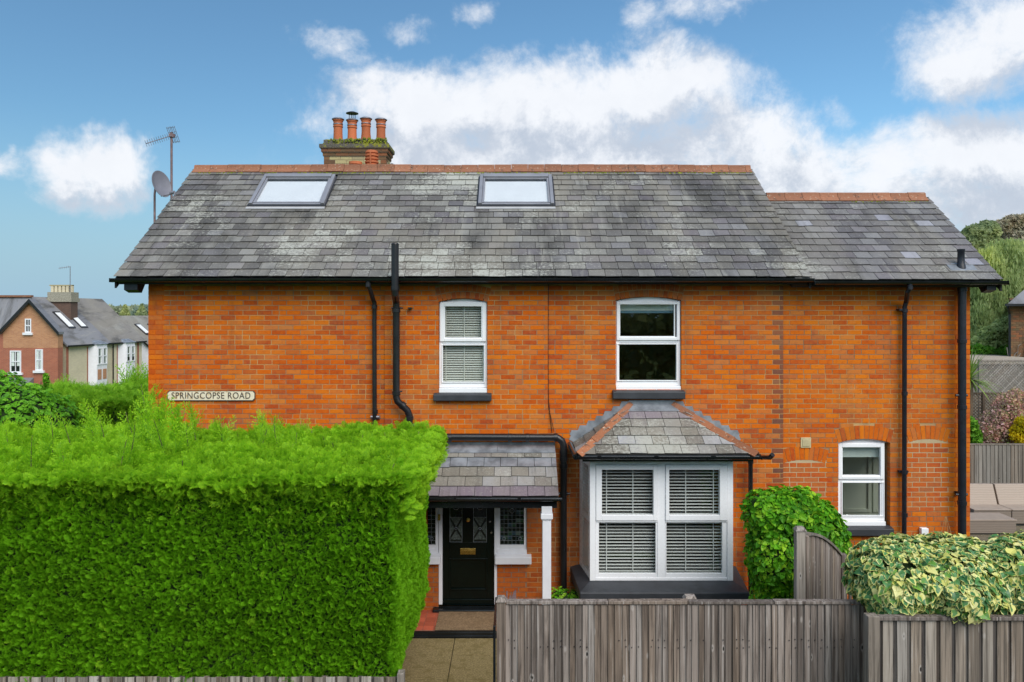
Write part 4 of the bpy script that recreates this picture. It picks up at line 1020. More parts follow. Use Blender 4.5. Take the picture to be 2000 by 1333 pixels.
# porch floor, quarry tiles, black step
PF = MB().box(-1.6, .56, -.78, .0, -.02, .098).build('porch_floor', 'mortar_grey', H)
for i in range(14):
    for j in range(5):
        a = -1.58 + i * .152; b = -.775 + j * .152
        if a + .15 > .56: continue
        MB().box(a + .003, a + .149, b + .003, min(b + .149, -.02), .09, .104 + random.uniform(0, .002)).build('floor_tile', 'quarry', PF)
MB().box(-1.62, -.22, -.83, -.781, -.02, .10).box(-1.62, -.22, -.845, -.831, -.02, .055).build('porch_step', 'black_paint', H, bevel=.01)
tag(MB().box(PX(857, -.4) - .02, PX(968, -.4) + .02, -.79, -.10, .107, .122).build('doormat', 'mat', None, bevel=.003), 'large flat brown doormat on the red porch tiles before the dark front door', 'doormat')
# door and frame
yd = .03
dx0, dx1 = PX(865, yd), PX(965, yd); dz0, dz1 = PZ(1183, yd), 2.14
fm = MB(); fm.box(PX(857, 0), dx0 - .004, -.02, .10, dz0 + .03, 2.2); fm.box(dx1 + .004, PX(971, 0), -.02, .10, dz0 + .03, 2.2); fm.box(PX(857, 0), PX(971, 0), -.019, .099, 2.201, 2.28)
DF = fm.build('door_frame', 'paint_white', H, bevel=.006)
D = MB()
st = .085
gx = [(PX(878, yd), PX(903, yd)), (PX(924, yd), PX(951, yd))]; gz0, gz1 = PZ(1060, yd), 2.02
D.box(dx0, gx[0][0], yd, yd + .045, dz0, dz1); D.box(gx[1][1], dx1, yd, yd + .045, dz0, dz1)
D.box(gx[0][1], gx[1][0], yd + .001, yd + .044, gz0, gz1); D.box(gx[0][0], gx[1][1], yd + .001, yd + .044, gz1, dz1)
pz_t, pz_b = PZ(1092, yd), PZ(1152, yd)
D.box(gx[0][0], gx[1][1], yd + .001, yd + .044, pz_t, gz0); D.box(gx[0][0], gx[1][1], yd + .001, yd + .044, dz0, pz_b)
D.box(gx[0][0], gx[1][1], yd + .018, yd + .04, pz_b, pz_t)
DO = D.build('front_door', 'door', H, bevel=.004)
pm = MB(); ring(pm, gx[0][0] - .012, gx[1][1] + .012, pz_b - .012, pz_t + .012, .03, yd - .012, yd + .016); pm.box(dx0 + .02, dx1 - .02, yd - .02, yd - .001, dz0 + .03, dz0 + .10)
pm.build('panel_moulding', 'door', DO, bevel=.006)
for (a, b) in gx:
    MB().box(a, b, yd + .02, yd + .03, gz0, gz1).build('pane', 'dark_glass', DO)
    c = (a + b) / 2; zc_ = PZ(1033, yd); w_ = (b - a) / 2
    fp = MB()
    for s_ in (-1, 1):
        fp.prism([(c - w_ * .9, yd + .014, zc_ - s_ * .17), (c + w_ * .9, yd + .014, zc_ - s_ * .17), (c, yd + .014, zc_ - s_ * .03)], (0, 0, 0), (0, .004, 0))
        fp.prism([(c + s_ * w_ * .95, yd + .014, zc_ - .13), (c + s_ * w_ * .95, yd + .014, zc_ + .13), (c + s_ * .02, yd + .014, zc_)], (0, 0, 0), (0, .004, 0))
    fp.build('frosted_facet', 'frosted', DO)
    le = MB(); ring(le, a + .002, b - .002, gz0 + .002, gz1 - .002, .006, yd + .008, yd + .014)
    le.tube([(c + .05 * math.cos(t), yd + .012, PZ(990, yd) + .05 * math.sin(t)) for t in np.linspace(0, 6.28, 17)], .004, 5)
    le.tube([(c + .018 * math.cos(t), yd + .01, zc_ + .018 * math.sin(t)) for t in np.linspace(0, 6.28, 9)], .006, 5)
    le.box(a, b, yd + .01, yd + .014, zc_ + .17, zc_ + .176); le.build('leading', 'lead', DO)
MB().box(PX(899, yd), PX(929, yd), yd - .012, yd - .001, PZ(1083, yd), PZ(1071, yd)).box(PX(903, yd), PX(925, yd), yd - .018, yd - .0125, PZ(1080, yd), PZ(1074, yd)).build('letterbox', 'brass', DO, bevel=.003)
kn = MB().tube([(PX(914.5, yd), yd, PZ(1014, yd)), (PX(914.5, yd), yd - .03, PZ(1014, yd)), (PX(914.5, yd), yd - .035, PZ(1014, yd)), (PX(914.5, yd), yd - .06, PZ(1014, yd)), (PX(914.5, yd), yd - .07, PZ(1014, yd))], [.022, .012, .03, .03, .015], 14)
kn.build('knob', 'brass', DO, True)
for (a, b) in ((957, 1018.5), (959.5, 1040)): MB().tube([(PX(a, yd), yd, PZ(b, yd)), (PX(a, yd), yd - .02, PZ(b, yd)), (PX(a, yd), yd - .035, PZ(b, yd))], [.022, .022, .012], 12).build('lock', 'chrome', DO, True)
MB().box(PX(845, -.1), PX(971, -.1), -.14, .03, dz0 - .055, dz0 - .004).build('threshold', 'black_paint', H, bevel=.015)
MB().box(PX(855.5, 0), PX(860.5, 0), -.032, -.021, PZ(1016, 0), PZ(1004, 0)).build('doorbell', 'brass', DF)
# sidelights
for k, (a, b, ga, gb_, sa, sb) in enumerate(((971, 1029, 978.5, 1021.5, 967, 1038), (795, 856.5, 808, 851, 786, 860))):
    s = MB(); ring(s, PX(a, .02), PX(b, .02), PZ(1073, .02), 2.29, .045, -.005, .075, .07)
    s.box(PX(a, .02), PX(b, .02), -.005, .25, 2.291, 2.3)
    w = s.build('sidelight', 'paint_white', H, bevel=.006); w['label'] = 'sidelight of leaded coloured glass beside the front door'
    X0g, X1g = PX(a, .02) + .045, PX(b, .02) - .045; Z0g, Z1g = PZ(1073, .02) + .07, 2.245
    MB().box(X0g - .002, X1g + .002, .03, .036, Z0g - .002, Z1g + .002).build('pane', 'stained', w)
    le = MB()
    for i in range(1, 6): xx = X0g + (X1g - X0g) * i / 6; le.box(xx - .002, xx + .002, .024, .0295, Z0g, Z1g)
    zz = Z0g + .06; 
    while zz < Z1g: le.box(X0g, X1g, .0235, .029, zz - .002, zz + .002); zz += .0645
    for (cx2, cz2, rr) in ((X0g + .06, Z0g + .09, .024), (X1g - .06, Z0g + .09, .024), ((X0g + X1g) / 2, PZ(998, .02), .035)):
        le.tube([(cx2 + rr * math.cos(t), .02, cz2 + rr * math.sin(t)) for t in np.linspace(0, 6.28, 13)], .004, 5)
    le.build('leading', 'lead', w)
    MB().hexa([(PX(sa, -.1), -.13, PZ(1102, -.1)), (PX(sb, -.1), -.13, PZ(1102, -.1)), (PX(sb, -.1), .02, PZ(1102, -.1)), (PX(sa, -.1), .02, PZ(1102, -.1)),
               (PX(sa, -.1), -.13, PZ(1088, -.1)), (PX(sb, -.1), -.13, PZ(1088, -.1)), (PX(sb, -.1), .02, PZ(1080, -.0)), (PX(sa, -.1), .02, PZ(1080, -.0))]).build('sill', 'paint_white', w, bevel=.008)
    MB().box(PX(a, 0), PX(b, 0), -.03, .06, PZ(1081, 0), PZ(1073.5, 0)).build('sub_sill', 'paint_white', w, bevel=.004)
    # brick panel under the sidelight
    s = MB(); X0b, X1b = (X(971) + .002, DOORHOLE[1] + .01) if k == 0 else (DOORHOLE[0] - .01, X(857) - .002)
    MB().box(X0b, X1b, -.022, .2, .0, PZ(1085, -.03)).build('mortar_bed', 'mortar_grey', w)
    for r in range(1, 18):
        zb = r * COURSE + .005
        if zb + BH > PZ(1086, -.03): break
        xx = X0b - (.11 if r % 2 else 0)
        while xx < X1b:
            aa, bb = max(xx, X0b), min(xx + BL, X1b)
            if bb - aa > .02: s.box(aa, bb, -.0305, .05, zb, zb + BH)
            xx += STRETCH
    s.build('brick_panel', 'brick_low', w)
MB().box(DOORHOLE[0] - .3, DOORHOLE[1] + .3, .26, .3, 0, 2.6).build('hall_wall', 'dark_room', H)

# ---- small fixtures on the wall
MB().box(PX(1564, .04), PX(1584, .04), .035, .052, PZ(875, .04), PZ(855, .04)).box(PX(1567, .04), PX(1581, .04), .028, .0345, PZ(872, .04), PZ(858, .04)).build('vent_cover', 'cream', H, bevel=.003)
MB().box(PX(1798, .0), PX(1812, .0), -.03, .048, PZ(1045, .0), PZ(1031.5, .0)).build('outdoor_socket', 'upvc', H, bevel=.008)
cb = MB().tube([(X(1071), -.012, 5.08), (X(1070.5), -.012, 4.2), (X(1071), -.012, 3.4), (X(1072), -.014, 3.2), (X(1078), -.014, 2.8)], .0045, 6)
cb.tube([(X(1071), -.012, 3.35), (X(1074), -.016, 3.1), (X(1082), -.016, 2.82)], .0035, 6).build('cable', 'black', H)
MB().tube([(X(1727), .0, PZ(1046, .0)), (X(1727), -.04, PZ(1050, 0)), (X(1727), -.05, PZ(1056, 0))], .018, 8).build('outside_tap', 'galv', H, True)

# wall sign
sx0, sx1 = PX(326, -.03), PX(498, -.03); sz0, sz1 = PZ(783.5, -.03), PZ(763.5, -.03)
SG = thing('street_sign', ((sx0 + sx1) / 2, -.03, sz0), 'cream cast street name plate reading SPRINGCOPSE ROAD on the left of the brick wall', 'sign')
def chamf(x0, x1, z0, z1, c): return [(x0 + c, z0), (x1 - c, z0), (x1, z0 + c), (x1, z1 - c), (x1 - c, z1), (x0 + c, z1), (x0, z1 - c), (x0, z0 + c)]
MB().prism([(a, -.022, b) for a, b in chamf(sx0, sx1, sz0, sz1, .03)], (0, 0, 0), (0, .018, 0)).build('border', 'sign_black', SG)
MB().prism([(a, -.026, b) for a, b in chamf(sx0 + .012, sx1 - .012, sz0 + .012, sz1 - .012, .028)], (0, 0, 0), (0, .0035, 0)).build('face', 'sign', SG)
fc = bpy.data.curves.new('lettering', 'FONT'); fc.body = 'SPRINGCOPSE ROAD'; fc.size = .138; fc.extrude = .003; fc.space_character = 1.1; fc.align_x = 'CENTER'; fc.align_y = 'CENTER'
fo = bpy.data.objects.new('lettering', fc); C.objects.link(fo); fo.rotation_euler = (R(90), 0, 0); fo.location = ((sx0 + sx1) / 2, -.029, (sz0 + sz1) / 2)
bpy.context.view_layer.update(); wd_ = fo.dimensions.x
dg = bpy.context.evaluated_depsgraph_get(); tm = bpy.data.meshes.new_from_object(fo.evaluated_get(dg)); bpy.data.objects.remove(fo)
k_ = (sx1 - sx0 - .14) / wd_
lt = bpy.data.objects.new('lettering', tm); tm.materials.clear(); tm.materials.append(M['sign_black']); lt.rotation_euler = (R(90), 0, 0); lt.scale = (k_, 1, 1)
lt.location = ((sx0 + sx1) / 2, -.029, (sz0 + sz1) / 2); put(lt, SG)

# ---- aerial and dish
AM = Vector((PX(335, 1.7), 1.7, 0)); TVA = thing('tv_aerial', (AM.x, AM.y, 5.6), 'television aerial on a tall rusty mast past the left roof edge', 'aerial')
zt = PZ(262, 1.7)
MB().tube([(AM.x, AM.y, 5.3), (AM.x, AM.y, zt + .03)], .02, 10).build('mast', 'rusty', TVA, True)
tip = Vector((PX(285, 1.2), 1.2, PZ(281, 1.2))); base = Vector((AM.x + .03, AM.y, zt - .02)); d = (tip - base)
b = MB().tube([base, tip], .008, 6); dn = d.normalized(); sdv = dn.cross(Vector((0, 0, 1))).normalized(); upv = sdv.cross(dn)
for k in range(11):
    p = base + d * (.2 + .8 * k / 10); b.tube([p - upv * .055, p + upv * .055], .0035, 5)
b.build('boom', 'galv', TVA)
rf = MB()
for q in (-.055, .055):
    for s2 in (-.05, 0, .05): rf.tube([base + sdv * (q + s2 * .8) + upv * (-.14), base + sdv * (q + s2 * .8) + upv * .15], .0045, 5)
for hgt in (-.12, -.04, .05, .13): rf.tube([base - sdv * .1 + upv * hgt, base + sdv * .1 + upv * hgt], .004, 5)
rf.build('reflector', 'galv', TVA)
MB().box(AM.x - .035, AM.x + .05, AM.y - .035, AM.y + .035, zt - .06, zt + .0).build('clamp', 'rusty', TVA)
MB().tube([(AM.x, AM.y, 5.9), (-5.7, 1.7, 5.9)], .015, 8).tube([(AM.x, AM.y, 5.5), (-5.56, 1.7, 5.5)], .015, 8).build('bracket', 'galv', TVA)
yD = 1.25; DX = PX(302, yD); DS = thing('satellite_dish', (DX, yD, 5.2), 'grey satellite dish on a pole left of the slate roof', 'satellite dish')
MB().tube([(DX, yD, 5.2), (DX, yD, PZ(380, yD)), (DX + .02, yD, PZ(360, yD))], .018, 10).tube([(DX, yD, 5.45), (-5.56, yD, 5.45)], .015, 8).build('pole', 'rusty', DS, True)
c0 = Vector((PX(312, yD), yD - .03, PZ(362, yD))); ax = Vector((.90, -.30, .22)).normalized(); ua = Vector((0, 0, 1)); ua = (ua - ax * ua.dot(ax)).normalized(); va = ax.cross(ua)
dm = MB(); rings_ = [[c0 + (ua * math.cos(t) * .225 + va * math.sin(t) * .21) * q + ax * (.055 * q * q) for t in np.linspace(0, 2 * math.pi, 28, endpoint=False)] for q in (.05, .3, .55, .8, 1.0, 1.03)]
vs = [p for r_ in rings_ for p in r_]; fs = [(i * 28 + j, i * 28 + (j + 1) % 28, (i + 1) * 28 + (j + 1) % 28, (i + 1) * 28 + j) for i in range(5) for j in range(28)] + [tuple(range(28))[::-1]]
dm.add(vs, fs); do = dm.build('dish', 'dish', DS, True); so = do.modifiers.new('thickness', 'SOLIDIFY'); so.thickness = .006
lnb = Vector((PX(341, yD - .2), yD - .2, PZ(375, yD - .2)))
MB().tube([c0 - ua * .2, c0 - ua * .2 + (lnb - c0 + ua * .2) * .6 - Vector((0, 0, .02)), lnb - Vector((0, 0, .02))], .008, 6).build('arm', 'galv', DS, True)
MB().tube([lnb, lnb - ax * .05, lnb - ax * .09], [.02, .03, .028], 12).tube([lnb, lnb + Vector((0, 0, -.06))], .014, 8).build('receiver', 'dish', DS, True)
# small antenna on the chimney's right
q = MB().tube([(CX1 + .06, 3.4, 7.3), (CX1 + .06, 3.4, 7.52), (CX1 + .10, 3.36, 7.58)], .006, 6).tube([(CX1 + .04, 3.4, 7.54), (CX1 + .13, 3.35, 7.56)], .01, 6)
q.build('bracket', 'iron', ch)

# ================================================================== foliage
def gn_scatter(name, parent, pts, rots, scl, var, protos, mat, kind='stuff'):
    n = len(pts); me = bpy.data.meshes.new(name); me.vertices.add(n); me.vertices.foreach_set('co', np.asarray(pts, dtype=np.float32).ravel())
    a = me.attributes.new('rot', 'FLOAT_VECTOR', 'POINT'); a.data.foreach_set('vector', np.asarray(rots, dtype=np.float32).ravel())
    a = me.attributes.new('scl', 'FLOAT', 'POINT'); a.data.foreach_set('value', np.asarray(scl, dtype=np.float32))
    a = me.attributes.new('var', 'INT', 'POINT'); a.data.foreach_set('value', np.asarray(var, dtype=np.int32))
    me.materials.append(M[mat])
    o = bpy.data.objects.new(name, me); o['wl'] = (0, 0, 0); put(o, parent)
    if kind: o['kind'] = kind
    ng = bpy.data.node_groups.new(name, 'GeometryNodeTree')
    ng.interface.new_socket('Geometry', in_out='INPUT', socket_type='NodeSocketGeometry'); ng.interface.new_socket('Geometry', in_out='OUTPUT', socket_type='NodeSocketGeometry')
    N, Lk = ng.nodes, ng.links; gi = N.new('NodeGroupInput'); go = N.new('NodeGroupOutput'); jn = N.new('GeometryNodeJoinGeometry')
    def na(nm, ty):
        q = N.new('GeometryNodeInputNamedAttribute'); q.data_type = ty; q.inputs[0].default_value = nm; return q.outputs[0]
    rot, sc, va = na('rot', 'FLOAT_VECTOR'), na('scl', 'FLOAT'), na('var', 'INT')
    for k, po in enumerate(protos):
        cp = N.new('FunctionNodeCompare'); cp.data_type = 'INT'; cp.operation = 'EQUAL'; Lk.new(va, cp.inputs[2]); cp.inputs[3].default_value = k
        oi = N.new('GeometryNodeObjectInfo'); oi.inputs[0].default_value = po
        ip = N.new('GeometryNodeInstanceOnPoints')
        Lk.new(gi.outputs[0], ip.inputs['Points']); Lk.new(cp.outputs[0], ip.inputs['Selection']); Lk.new(oi.outputs['Geometry'], ip.inputs['Instance'])
        Lk.new(rot, ip.inputs['Rotation']); Lk.new(sc, ip.inputs['Scale']); Lk.new(ip.outputs[0], jn.inputs[0])
    Lk.new(jn.outputs[0], go.inputs[0])
    md = o.modifiers.new('scatter', 'NODES'); md.node_group = ng
    return o
def proto(name, vs, fs, mat, attr=None):
    me = bpy.data.meshes.new(name); me.from_pydata(vs, [], fs); me.materials.append(M[mat])
    if attr:
        a = me.attributes.new(attr[0], 'FLOAT', 'POINT'); a.data.foreach_set('value', attr[1])
    return bpy.data.objects.new(name, me)      # never linked: only instanced
def spray_geo(rs, L=.19, npair=9, droop=.0, sub=4):
    """a flat fan of cypress: axis +Z, fan in XZ, curved a little in Y"""
    vs, fs, tp = [], [], []
    def blade(p, d, ln, w, t0, t1):
        d = d.normalized(); s_ = Vector((d.z, rs.uniform(-.5, .5), -d.x)).normalized() * w
        b = len(vs); q = p + d * ln * .45
        vs.extend([p, q - s_, p + d * ln, q + s_]); fs.append((b, b + 1, b + 2, b + 3)); tp.extend([t0, (t0 + t1) / 2, t1, (t0 + t1) / 2])
    bend = rs.uniform(-.4, .4)
    blade(Vector((0, 0, 0)), Vector((0, bend * .3, 1)), L, .004, 0, .9)
    for i in range(npair):
        t = (i + .6) / npair; p = Vector((0, bend * t * t * L * .5, t * L * .92)); ln = L * (.52 * (1 - t) + .13) * rs.uniform(.8, 1.15)
        for s_ in (-1, 1):
            an = R(rs.uniform(32, 48)); d = Vector((s_ * math.sin(an), rs.uniform(-.25, .25), math.cos(an)))
            blade(p, d, ln, .0030, t * .4, .5 + .4 * t)
            for j in range(sub):
                u = (j + .7) / sub; pp = p + d.normalized() * ln * u; l2 = ln * .42 * (1.15 - u) + .008
                for s2 in (-1, 1):
                    d2 = Vector((math.sin(an * s_ + s2 * .62), rs.uniform(-.4, .4), math.cos(an * s_ + s2 * .62)))
                    blade(pp, d2, l2, .0032, .15 + u * .4, .45 + .55 * u)
    return vs, fs, tp
rs = random.Random(4)
def sprays(matn):
    out = []
    for k in range(4):
        v, f, t = spray_geo(rs); out.append(proto('cypress_spray', v, f, matn, ('tip', t)))
    return out
SP, SPT, SPF = sprays('ley'), sprays('ley_top'), sprays('ley_far')
def frond_geo(rs, L=.34):
    vs, fs, tp = [], [], []
    def blade(p, d, ln, w, t0, t1):
        d = d.normalized(); s_ = Vector((d.z, rs.uniform(-.6, .6), -d.x)).normalized() * w
        b = len(vs); q = p + d * ln * .4
        vs.extend([p, q - s_, p + d * ln, q + s_]); fs.append((b, b + 1, b + 2, b + 3)); tp.extend([t0, (t0 + t1) / 2, t1, (t0 + t1) / 2])
    bend, lean = rs.uniform(-.35, .35), rs.uniform(-.25, .25)
    P_ = lambda t: Vector((lean * t * t * L, bend * t * t * L * .6, t * L))
    for i in range(6): blade(P_(i / 6), P_((i + 1) / 6) - P_(i / 6), L / 6 * 1.1, .0028, 0, .2)
    n = 13
    for i in range(n):
        t = .12 + .86 * (i + rs.uniform(-.3, .3)) / n; p = P_(t); s_ = 1 if i % 2 else -1
        if rs.random() < .08: continue
        ln = L * (.30 * (1 - t) ** .8 + .07) * rs.uniform(.7, 1.25); an = R(rs.uniform(24, 42)); y_ = rs.uniform(-.5, .5)
        d = Vector((s_ * math.sin(an), y_, math.cos(an))); blade(p, d, ln, .003, t * .4, .5)
        m = max(3, int(ln / .012))
        for j in range(m):
            u = (j + .8) / m; pp = p + d.normalized() * ln * u; s2 = 1 if j % 2 else -1; l2 = ln * .34 * (1.15 - u) + .010
            d2 = Vector((math.sin(an * s_ + s2 * .55), y_ + rs.uniform(-.3, .3), math.cos(an * s_ + s2 * .55)))
            blade(pp, d2, l2, .0036, .2 + u * .4, .5 + .5 * u)
        blade(p + d.normalized() * ln * .9, d, .02, .003, .7, 1.0)
    blade(P_(.97), P_(1) - P_(.9), L * .09, .003, .8, 1)
    return vs, fs, tp
for k in range(4):
    v, f, t = frond_geo(rs); SPT.append(proto('cypress_frond', v, f, 'ley_top', ('tip', t)))
    v, f, t = frond_geo(rs); SPF.append(proto('cypress_frond', v, f, 'ley_far', ('tip', t)))
def orient(d, roll):
    q = Vector(d).to_track_quat('Z', 'Y'); m_ = q.to_matrix() @ Matrix.Rotation(roll, 3, 'Z'); return tuple(m_.to_euler())
def nz3(x, y, z): return mnoise.noise(Vector((x, y, z)))

def hedge_box(name, label, x0, x1, y0, y1, zb, zt, protos_face, protos_top, dens_f, dens_t, sf, st_, matf, matt, faces='frlt', wob=.08, shoots=0, seed=1, shoot_fn=None):
    r = random.Random(seed); T = thing(name, ((x0 + x1) / 2, (y0 + y1) / 2, 0), label, 'hedge')
    ins = .10
    # lumpy solid core, coloured dark so gaps between sprays look shaded
    bm = bmesh.new(); bmesh.ops.create_cube(bm, size=1); bmesh.ops.subdivide_edges(bm, edges=bm.edges, cuts=9, use_grid_fill=True)
    for v in bm.verts:
        v.co = Vector((x0 + ins + (v.co.x + .5) * (x1 - x0 - 2 * ins), y0 + ins + (v.co.y + .5) * (y1 - y0 - 2 * ins), zb + (v.co.z + .5) * (zt - zb - ins)))
        v.co += Vector((nz3(v.co.y, v.co.z, 3), nz3(v.co.x, v.co.z, 7), nz3(v.co.x, v.co.y, 9))) * .05
    me = bpy.data.meshes.new('shade_core'); bm.to_mesh(me); bm.free(); link('shade_core', me, 'core', T)
    A, B = ([], [], [], []), ([], [], [], [])
    def put_(L, p, d, s, k): L[0].append(p); L[1].append(orient(d, r.uniform(0, 6.28))); L[2].append(s); L[3].append(k)
    def faceN(area, fn, dens):
        for _ in range(int(area * dens)): fn()
    zface = zt - .0
    def front():
        x, z = r.uniform(x0, x1), zb + (zface - zb) * r.random()
        w = wob * nz3(x * 1.3, 0, z * 1.3) + wob * .8 * nz3(x * 4, 5, z * 4)
        up = max(0, 1 - (zt - z) / (.55 + .5 * nz3(x * .8, 3, 0)))
        if len(protos_top) > 4 and protos_top is not protos_face and r.random() < .30 * up ** 3 + .010:
            put_(B, (x, y0 + .06 - w - r.random() * .05, z), (r.uniform(-.6, .9), -1.1, r.uniform(.1, 1.1)), sf * r.uniform(.9, 1.7), r.randrange(4))
        else:
            put_(A, (x, y0 + .07 - w - r.random() * .06, z), (r.uniform(-.7, .9), -1.1, r.uniform(-.1, 1.0)), sf * r.uniform(.5, 1.35), r.randrange(4))
    def side(xs, sg):
        def f():
            y, z = r.uniform(y0, y1), zb + (zface - zb) * r.random()
            w = wob * nz3(9, y * 1.3, z * 1.3) + .05 * nz3(3, y * 4, z * 4)
            put_(A, (xs - sg * .07 + sg * w, y, z), (sg * 1.1, r.uniform(-.9, .3), r.uniform(-.1, 1.0)), sf * r.uniform(.7, 1.4), r.randrange(4))
        return f
    def topf():
        x, y = r.uniform(x0, x1), r.uniform(y0, y1)
        if y < y0 + .35 and r.random() < .5: return
        z = zt - .08 - .10 * max(0, 1 - (y - y0) / .3) + .11 * nz3(x * 1.3, 8, 0) * max(0, 1 - (y - y0) / .6) + .16 * nz3(x * 1.1, y * 1.1, 2) + .09 * nz3(x * 3, y * 3, 4)
        put_(B, (x, y - .04, z + r.random() * .05), (r.gauss(.15, .5), r.gauss(-.45, .4), r.uniform(.3, 1.1)), st_ * r.uniform(.55, 1.15), r.randrange(4)) if r.random() < .55 else put_(B, (x, y - .04, z - .03), (r.gauss(.35, .5), r.gauss(-.5, .4), r.uniform(.35, 1.1)), st_ * r.uniform(.4, .9), 4 + r.randrange(4))
    def lip():
        x = r.uniform(x0, x1); dr = max(.015, .42 * nz3(x * .75, 1, 0) + .30 * nz3(x * 2.6, 1, 0) - .02); zl = zt + .11 * nz3(x * 1.3, 8, 0) + .07 * nz3(x * 4, 8, 0)
        z = zl - r.random() * dr * 1.1
        out = -.02 + .13 * r.random() ** 2
        if len(protos_top) > 4 and r.random() < .22:
            put_(B, (x, y0 + .04, zt - r.random() ** 1.6 * .34), (r.gauss(.45, .5), -1.0, r.gauss(.45, .45)), st_ * r.uniform(.45, .95), 4 + r.randrange(4)); return
        put_(B, (x, y0 - out + .03, z), (r.uniform(-.8, .9), -1.2, r.uniform(-.45, .7)), st_ * r.uniform(.45, .95), r.randrange(4))
    if 'f' in faces: faceN((x1 - x0) * (zface - zb), front, dens_f); faceN(x1 - x0, lip, dens_t * .26)
    if 'r' in faces: faceN((y1 - y0) * (zface - zb), side(x1, 1), dens_f)
    if 't' in faces: faceN((x1 - x0) * (y1 - y0), topf, dens_t)
    if 'r' in faces:
        def lipr():
            y = r.uniform(y0, y1); z = zt - r.random() ** 1.6 * (.30 + .3 * nz3(y * 3, 2, 2))
            put_(B, (x1 - .02 + .14 * r.random() ** 2, y, z), (1.1, r.uniform(-1, .3), r.uniform(-.2, .7)), st_ * r.uniform(.7, 1.25), r.randrange(4))
        faceN(y1 - y0, lipr, dens_t * .5)
    # upright leading shoots
    stems = MB()
    lst = shoot_fn(r) if shoot_fn else []
    for (x, y, h, lx_, ly_) in lst:
        pts_ = [Vector((x, y, zt - .15))]; n = max(3, int(h / .09)); d = Vector((lx_, ly_, 1)).normalized()
        for i in range(n):
            d = (d + Vector((r.uniform(-.10, .10), r.uniform(-.1, .1), .05))).normalized(); pts_.append(pts_[-1] + d * (h + .15) / n)
        stems.tube(pts_[:n], [.005 * (1 - i / (n + 1)) + .001 for i in range(n)], 5)
        hh = h + .12; nf = 3 + int(h * 11)
        for i in range(nf):      # whole fronds leave the stem and lean outwards
            t = (i / nf) ** .9 * .62; k = min(n - 1, int(t * n)); p = pts_[k].lerp(pts_[k + 1], t * n - k)
            az = r.uniform(0, 6.28); sp_ = r.uniform(.12, .5)
            dd = Vector((math.cos(az) * sp_, math.sin(az) * sp_ * .7, 1)) + Vector((lx_, ly_, 0)) * .8
            put_(B, tuple(p), dd, hh * (1 - t) / .34 * r.uniform(.65, 1.0) * st_ / .85, 4 + r.randrange(4))
    if stems.v: stems.build('stem', 'bark', T, kind='stuff')
    for L, pr, nm, mt in ((A, protos_face, 'clipped_foliage', matf), (B, protos_top, 'top_growth', matt)):
        if L[0]: gn_scatter(nm, T, *L, pr, mt)
    return T
def main_shoots(r):
    out = []
    def P_(px, py_top, y):      # place a shoot whose tip reaches this height
        ztip = PZ(py_top, y); return (PX(px, y), y, max(.2, ztip - 3.0), r.uniform(-.25, .25), r.uniform(-.2, .1))
    for (px, py, y) in ((105, 790, -3.6), (60, 830, -3.9), (150, 800, -3.2), (190, 775, -2.6), (215, 800, -3.0), (248, 812, -3.8), (265, 790, -2.2), (290, 738, -2.4), (302, 755, -2.7), (318, 785, -2.2), (340, 778, -2.9), (352, 808, -2.4), (280, 780, -3.0), (375, 815, -2.0), (388, 780, -2.6), (372, 820, -3.2),
                        (430, 815, -2.2), (437, 808, -2.6), (520, 800, -2.4), (535, 795, -2.1), (548, 808, -2.7), (590, 818, -2.2), (575, 825, -2.8), (610, 835, -2.0), (700, 836, -2.4), (760, 836, -2.1), (640, 838, -2.6), (20, 825, -3.0), (470, 830, -2.3), (500, 822, -2.9), (0, 800, -2.0), (815, 850, -2.0), (330, 800, -3.4), (230, 840, -4.0), (130, 845, -4.1)):
        out.append(P_(px, py, y))
    for _ in range(60): out.append((r.uniform(-6, -1.2), r.uniform(-4.2, -1.6), r.uniform(.05, .22), r.uniform(-.6, .6), r.uniform(-.5, .3)))
    return out
hedge_box('conifer_hedge', 'big clipped bright green cypress hedge left of the front path, shaggy on top', -7.2, -1.10, -4.42, -1.5, .95, 3.05, SP, SPT, 4300, 1150, .31, .78, 'ley', 'ley_top', 'frt', .07, seed=2, shoot_fn=main_shoots)

# leafy shrubs made of single leaves
def leaf_geo(L, W, pts, fold=.25, edge=None):
    """pts: half-outline (t, w) along the leaf; returns folded leaf, axis +Z, facing -Y"""
    vs = [(0, 0, 0)]; at = [.1]; fs = []
    n = len(pts)
    for s_ in (-1, 1):
        for (t, w) in pts: vs.append((s_ * w * W, -abs(w) * W * fold + .10 * L * t * t, t * L)); at.append(1.0)
    for t in (.3, .6): vs.append((0, .10 * L * t * t, t * L)); at.append(0.0)
    vs.append((0, .10 * L, L)); at.append(.9)
    c1, c2, tip = 2 * n + 1, 2 * n + 2, 2 * n + 3
    for s_ in (0, 1):
        o = 1 + s_ * n; seq = [0] + [o + i for i in range(n)] + [tip]
        for i in range(len(seq) - 1):
            t = (i + .5) / (len(seq) - 1); c = c1 if t < .5 else c2
            f = (seq[i], seq[i + 1], c); fs.append(f if s_ == 0 else f[::-1])
        m_ = seq[len(seq) // 2]; f = (c1, m_, c2); fs.append(f if s_ == 0 else f[::-1])
    return vs, fs, at
iv = leaf_geo(.10, .10, [(-.10, .22), (.02, .46), (.28, .50), (.45, .34), (.7, .22)])
iv2 = leaf_geo(.085, .085, [(-.12, .25), (.05, .5), (.35, .46), (.6, .33), (.8, .16)])
IVY = [proto('ivy_leaf', *iv[:2], 'ivy', ('edge', iv[2])), proto('ivy_leaf', *iv2[:2], 'ivy', ('edge', iv2[2]))]
la = leaf_geo(.085, .05, [(.12, .25), (.35, .48), (.65, .45), (.88, .22)], .35)
